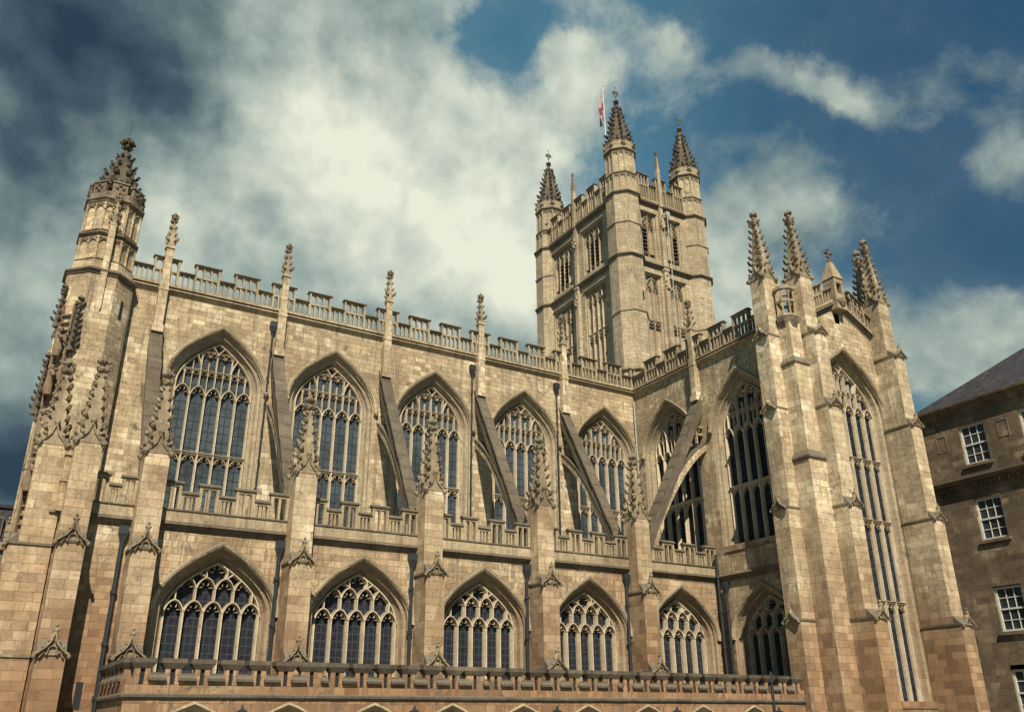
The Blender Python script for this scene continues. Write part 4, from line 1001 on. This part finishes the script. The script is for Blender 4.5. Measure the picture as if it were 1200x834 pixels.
def low_parapet(L):
    a = MB(); c = MB(); p = .955; n = int(round(L/p)); p = L/n
    for i in range(n):
        u = p*(i+.5); mw = .25
        wide = (i % 7 == 6)
        if wide: mw = .40
        a.box(u-mw, u-.075, -.02, .28, 3.0, 3.62); a.box(u+.075, u+mw, -.02, .28, 3.0, 3.62); a.box(u-.08, u+.08, -.02, .28, 3.42, 3.62)
        a.box(u-.08, u+.08, -.02, .28, 2.6, 2.90)
        c.loft([[(u-mw-.02, y, 3.40) for y in (-.03, .29)]+[(u+mw+.02, y, 3.40) for y in (.29, -.03)], [(u-mw-.15, y, 3.58) for y in (-.14, .38)]+[(u+mw+.15, y, 3.58) for y in (.38, -.12)], [(u-mw-.15, y, 3.72) for y in (-.14, .38)]+[(u+mw+.15, y, 3.72) for y in (.38, -.12)]], True, True, True)
        gl, gr = u+mw, u+p-mw
        a.box(p*i, u-.075, -.02, .28, 2.6, 3.08); a.box(u+.075, p*(i+1), -.02, .28, 2.6, 3.08)
        if i < n-1:
            c.loft([[(gl, -.03, 3.28), (gr, -.03, 3.28), (gr, .29, 3.28), (gl, .29, 3.28)], [(gl-.0, -.03, 3.22), (gr, -.03, 3.22), (gr, .29, 3.22), (gl, .29, 3.22)], [(gl-.06, -.15, 3.11), (gr+.06, -.15, 3.11), (gr+.06, .38, 3.11), (gl-.06, .38, 3.11)], [(gl-.06, -.15, 3.03), (gr+.06, -.15, 3.03), (gr+.06, .38, 3.03), (gl-.06, .38, 3.03)]], True, True, True)
    return a, c
def slit_backs(o, L):
    n = int(round(L/.955)); p = L/n
    for i in range(n):
        q = MB(); q.box(p*(i+.5)-.076, p*(i+.5)+.076, .06, .26, 2.90, 3.42); q.build('slit_shade_fill', 'void', o)  # dark block fills the open slit, its shade painted as near-black
pa, pc = low_parapet(CX1-CX0); o = pa.build('parapet', 'stone', cl, (CX0, 0, 0)); pc.build('coping', 'soot', o); slit_backs(o, CX1-CX0)
pa, pc = low_parapet(5.6); o = pa.build('parapet', 'stone', cl, (CX0, 5.8, 0), RW); pc.build('coping', 'soot', o); slit_backs(o, 5.6)
for i in range(5):
    x = 2.98+6.42*i
    if x > CX1: break
    mb = MB(); mb.ngon(8, 0, -.14, [(0, .05), (1.75, .05)]); mb.loft([[(sx*a_, -.14+sy*a_, z) for sx, sy in ((-1, -1), (1, -1), (1, 1), (-1, 1))] for a_, z in ((.05, 1.7), (.12, 1.85), (.14, 2.1), (.05, 2.16), (.02, 2.3))], True, True, True)
    mb.build('drainpipe', 'iron', cl, (x, 0, 0))
mb = MB(); mb.ngon(8, 0, -.1, [(0, .06), (3.9, .06)]); mb.ngon(8, 0, -.1, [(3.4, .10), (3.8, .10)]); mb.build('drainpipe', 'iron', cl, (28.4, 0, 0))

# ------------------------------------------------------------------ town house on the right
hs = thing('town_house', 'sooty stone georgian town house with white sash windows and slate roof right of the abbey', 'house', (47, -12.5, 0), RW)
HL, HD = 26.0, 14.0; cols = [3.48, 7.42, 11.36, 15.3, 19.24]; rows = [(16.58, 2.55), (11.82, 2.55), (6.45, 2.6), (1.8, 2.8)]
mb = MB(); zr = [0, 5.2, 10.3, 15.6, 20.4]
for (zb, h_), z0, z1 in zip(rows[::-1], zr, zr[1:]): wall_sheet(mb, 0, HL, z0, z1, [(c, (.86, zb, zb+h_)) for c in cols])
mb.quad((0, 0, 0), (0, HD, 0), (0, HD, 20.4), (0, 0, 20.4)); mb.quad((HL, HD, 0), (HL, 0, 0), (HL, 0, 20.4), (HL, HD, 20.4)); mb.quad((0, HD, 0), (HL, HD, 0), (HL, HD, 20.4), (0, HD, 20.4))
mb.build('wall', 'house', hs)
mb = MB(); e = .45; mb.loft([[(-e, -e, 20.62), (HL+e, -e, 20.62), (HL+e, HD+e, 20.62), (-e, HD+e, 20.62)], [(6.4, 6.8, 26.0), (HL-6.4, 6.8, 26.0), (HL-6.4, 7.2, 26.0), (6.4, 7.2, 26.0)]], True, True, True); mb.build('roof', 'slate', hs)
mb = MB(); moulding(mb, [(0, HD), (0, 0), (HL, 0), (HL, HD)], 20.6, [(-.05, -.55), (.05, -.55), (.10, -.35), (.28, -.30), (.34, -.15), (.48, -.12), (.50, 0), (-.05, 0)]); mb.build('cornice', 'house', hs)
mb = MB(); moulding(mb, [(0, HD), (0, 0), (HL, 0), (HL, HD)], 15.75, [(-.05, -.45), (.08, -.45), (.12, -.30), (.40, -.22), (.46, -.04), (-.05, .10)])
u = .1
while u < HL: mb.box(u, u+.14, -.26, 0, 15.18, 15.40); u += .30
mb.build('dentilled_string_course', 'house', hs)
for u in (1.3, 5.45, 9.4): mb = MB(); mb.bar([(u-.34, 17.8), (u-.34, 18.8), (u+.34, 18.8), (u+.34, 17.8), (u-.34, 17.8)], .07, .01, -.03); mb.build('blind_panel', 'house', hs)
def sash(h_):
    f = MB(); W2 = .86; dy = .16
    f.loft([[(-W2, 0, 0), (-W2, 0, h_), (W2, 0, h_), (W2, 0, 0)], [(-W2, .35, 0), (-W2, .35, h_), (W2, .35, h_), (W2, .35, 0)]], False)
    o = f.build('window', 'house', hs, (cols[0], 0, rows[0][0]))
    w = MB()
    for a_ in ((-W2, -W2+.12, 0, h_), (W2-.12, W2, 0, h_), (-W2, W2, h_-.12, h_), (-W2, W2, 0, .12), (-W2, W2, h_/2-.05, h_/2+.05)): w.box(a_[0]+.001, a_[1]-.001, dy-.04, dy+.1, a_[2]+.001, a_[3])
    for i in (1, 2): x = -W2+.12+(2*W2-.24)*i/3; w.box(x-.022, x+.022, dy, dy+.05, .1, h_-.1)
    for i in (1, 3): z = h_*i/4; w.box(-W2+.1, W2-.1, dy+.003, dy+.052, z-.022, z+.022)
    w.build('sash_frame', 'white', o)
    gq = MB(); gq.quad((-W2, dy+.04, 0), (W2, dy+.04, 0), (W2, dy+.04, h_), (-W2, dy+.04, h_)); gq.build('pane', 'glass_house', o)
    s_ = MB(); s_.box(-W2-.12, W2+.12, -.14, .16, -.18, -.004); s_.build('sill', 'house', o)
    return o
sw = sash(2.55)
for zb, h_ in rows:
    for c in cols[:4]:
        if zb == rows[0][0] and c == cols[0]: continue
        copy_part(sw, (c, 0, zb))

# ------------------------------------------------------------------ building far behind on the left
fb = thing('mansard_building', 'dark mansard roofed building glimpsed behind the west front at the left edge', 'building', (-24, 40, 0))
mb = MB(); mb.box(0, 22, 0, 12, 0, 15.6); mb.build('wall', 'house', fb)
mb = MB(); mb.loft([[(0, 0, 16.2), (22, 0, 16.2), (22, 12, 16.2), (0, 12, 16.2)], [(.6, .8, 19.3), (21.4, .8, 19.3), (21.4, 11, 19.3), (.6, 11, 19.3)]], True, True, True); mb.box(.4, 21.6, .6, 11.2, 19.3, 19.6); mb.build('roof', 'slate', fb)
mb = MB(); mb.box(-.3, 22.3, -.35, 12.3, 15.6, 16.2); mb.box(-.2, 22.2, -.25, 12, 12.2, 12.5); mb.build('cornice', 'trim', fb)
for x in (3, 7, 11, 15, 18.6):
    for z, h_ in ((12.8, 2.0), (8.6, 2.4), (16.7, 1.7)):
        mb = MB(); mb.box(-.75, .75, -.06, .5, 0, h_); w = mb.build('window', 'house', fb, (x, .0, z))
        mb = MB(); mb.box(-.65, .65, -.08, -.03, .1, h_-.1); mb.build('pane', 'glass_house', w)
print('verts', sum(len(o.data.vertices) for o in bpy.data.objects if o.type == 'MESH'), 'objects', len(bpy.data.objects))
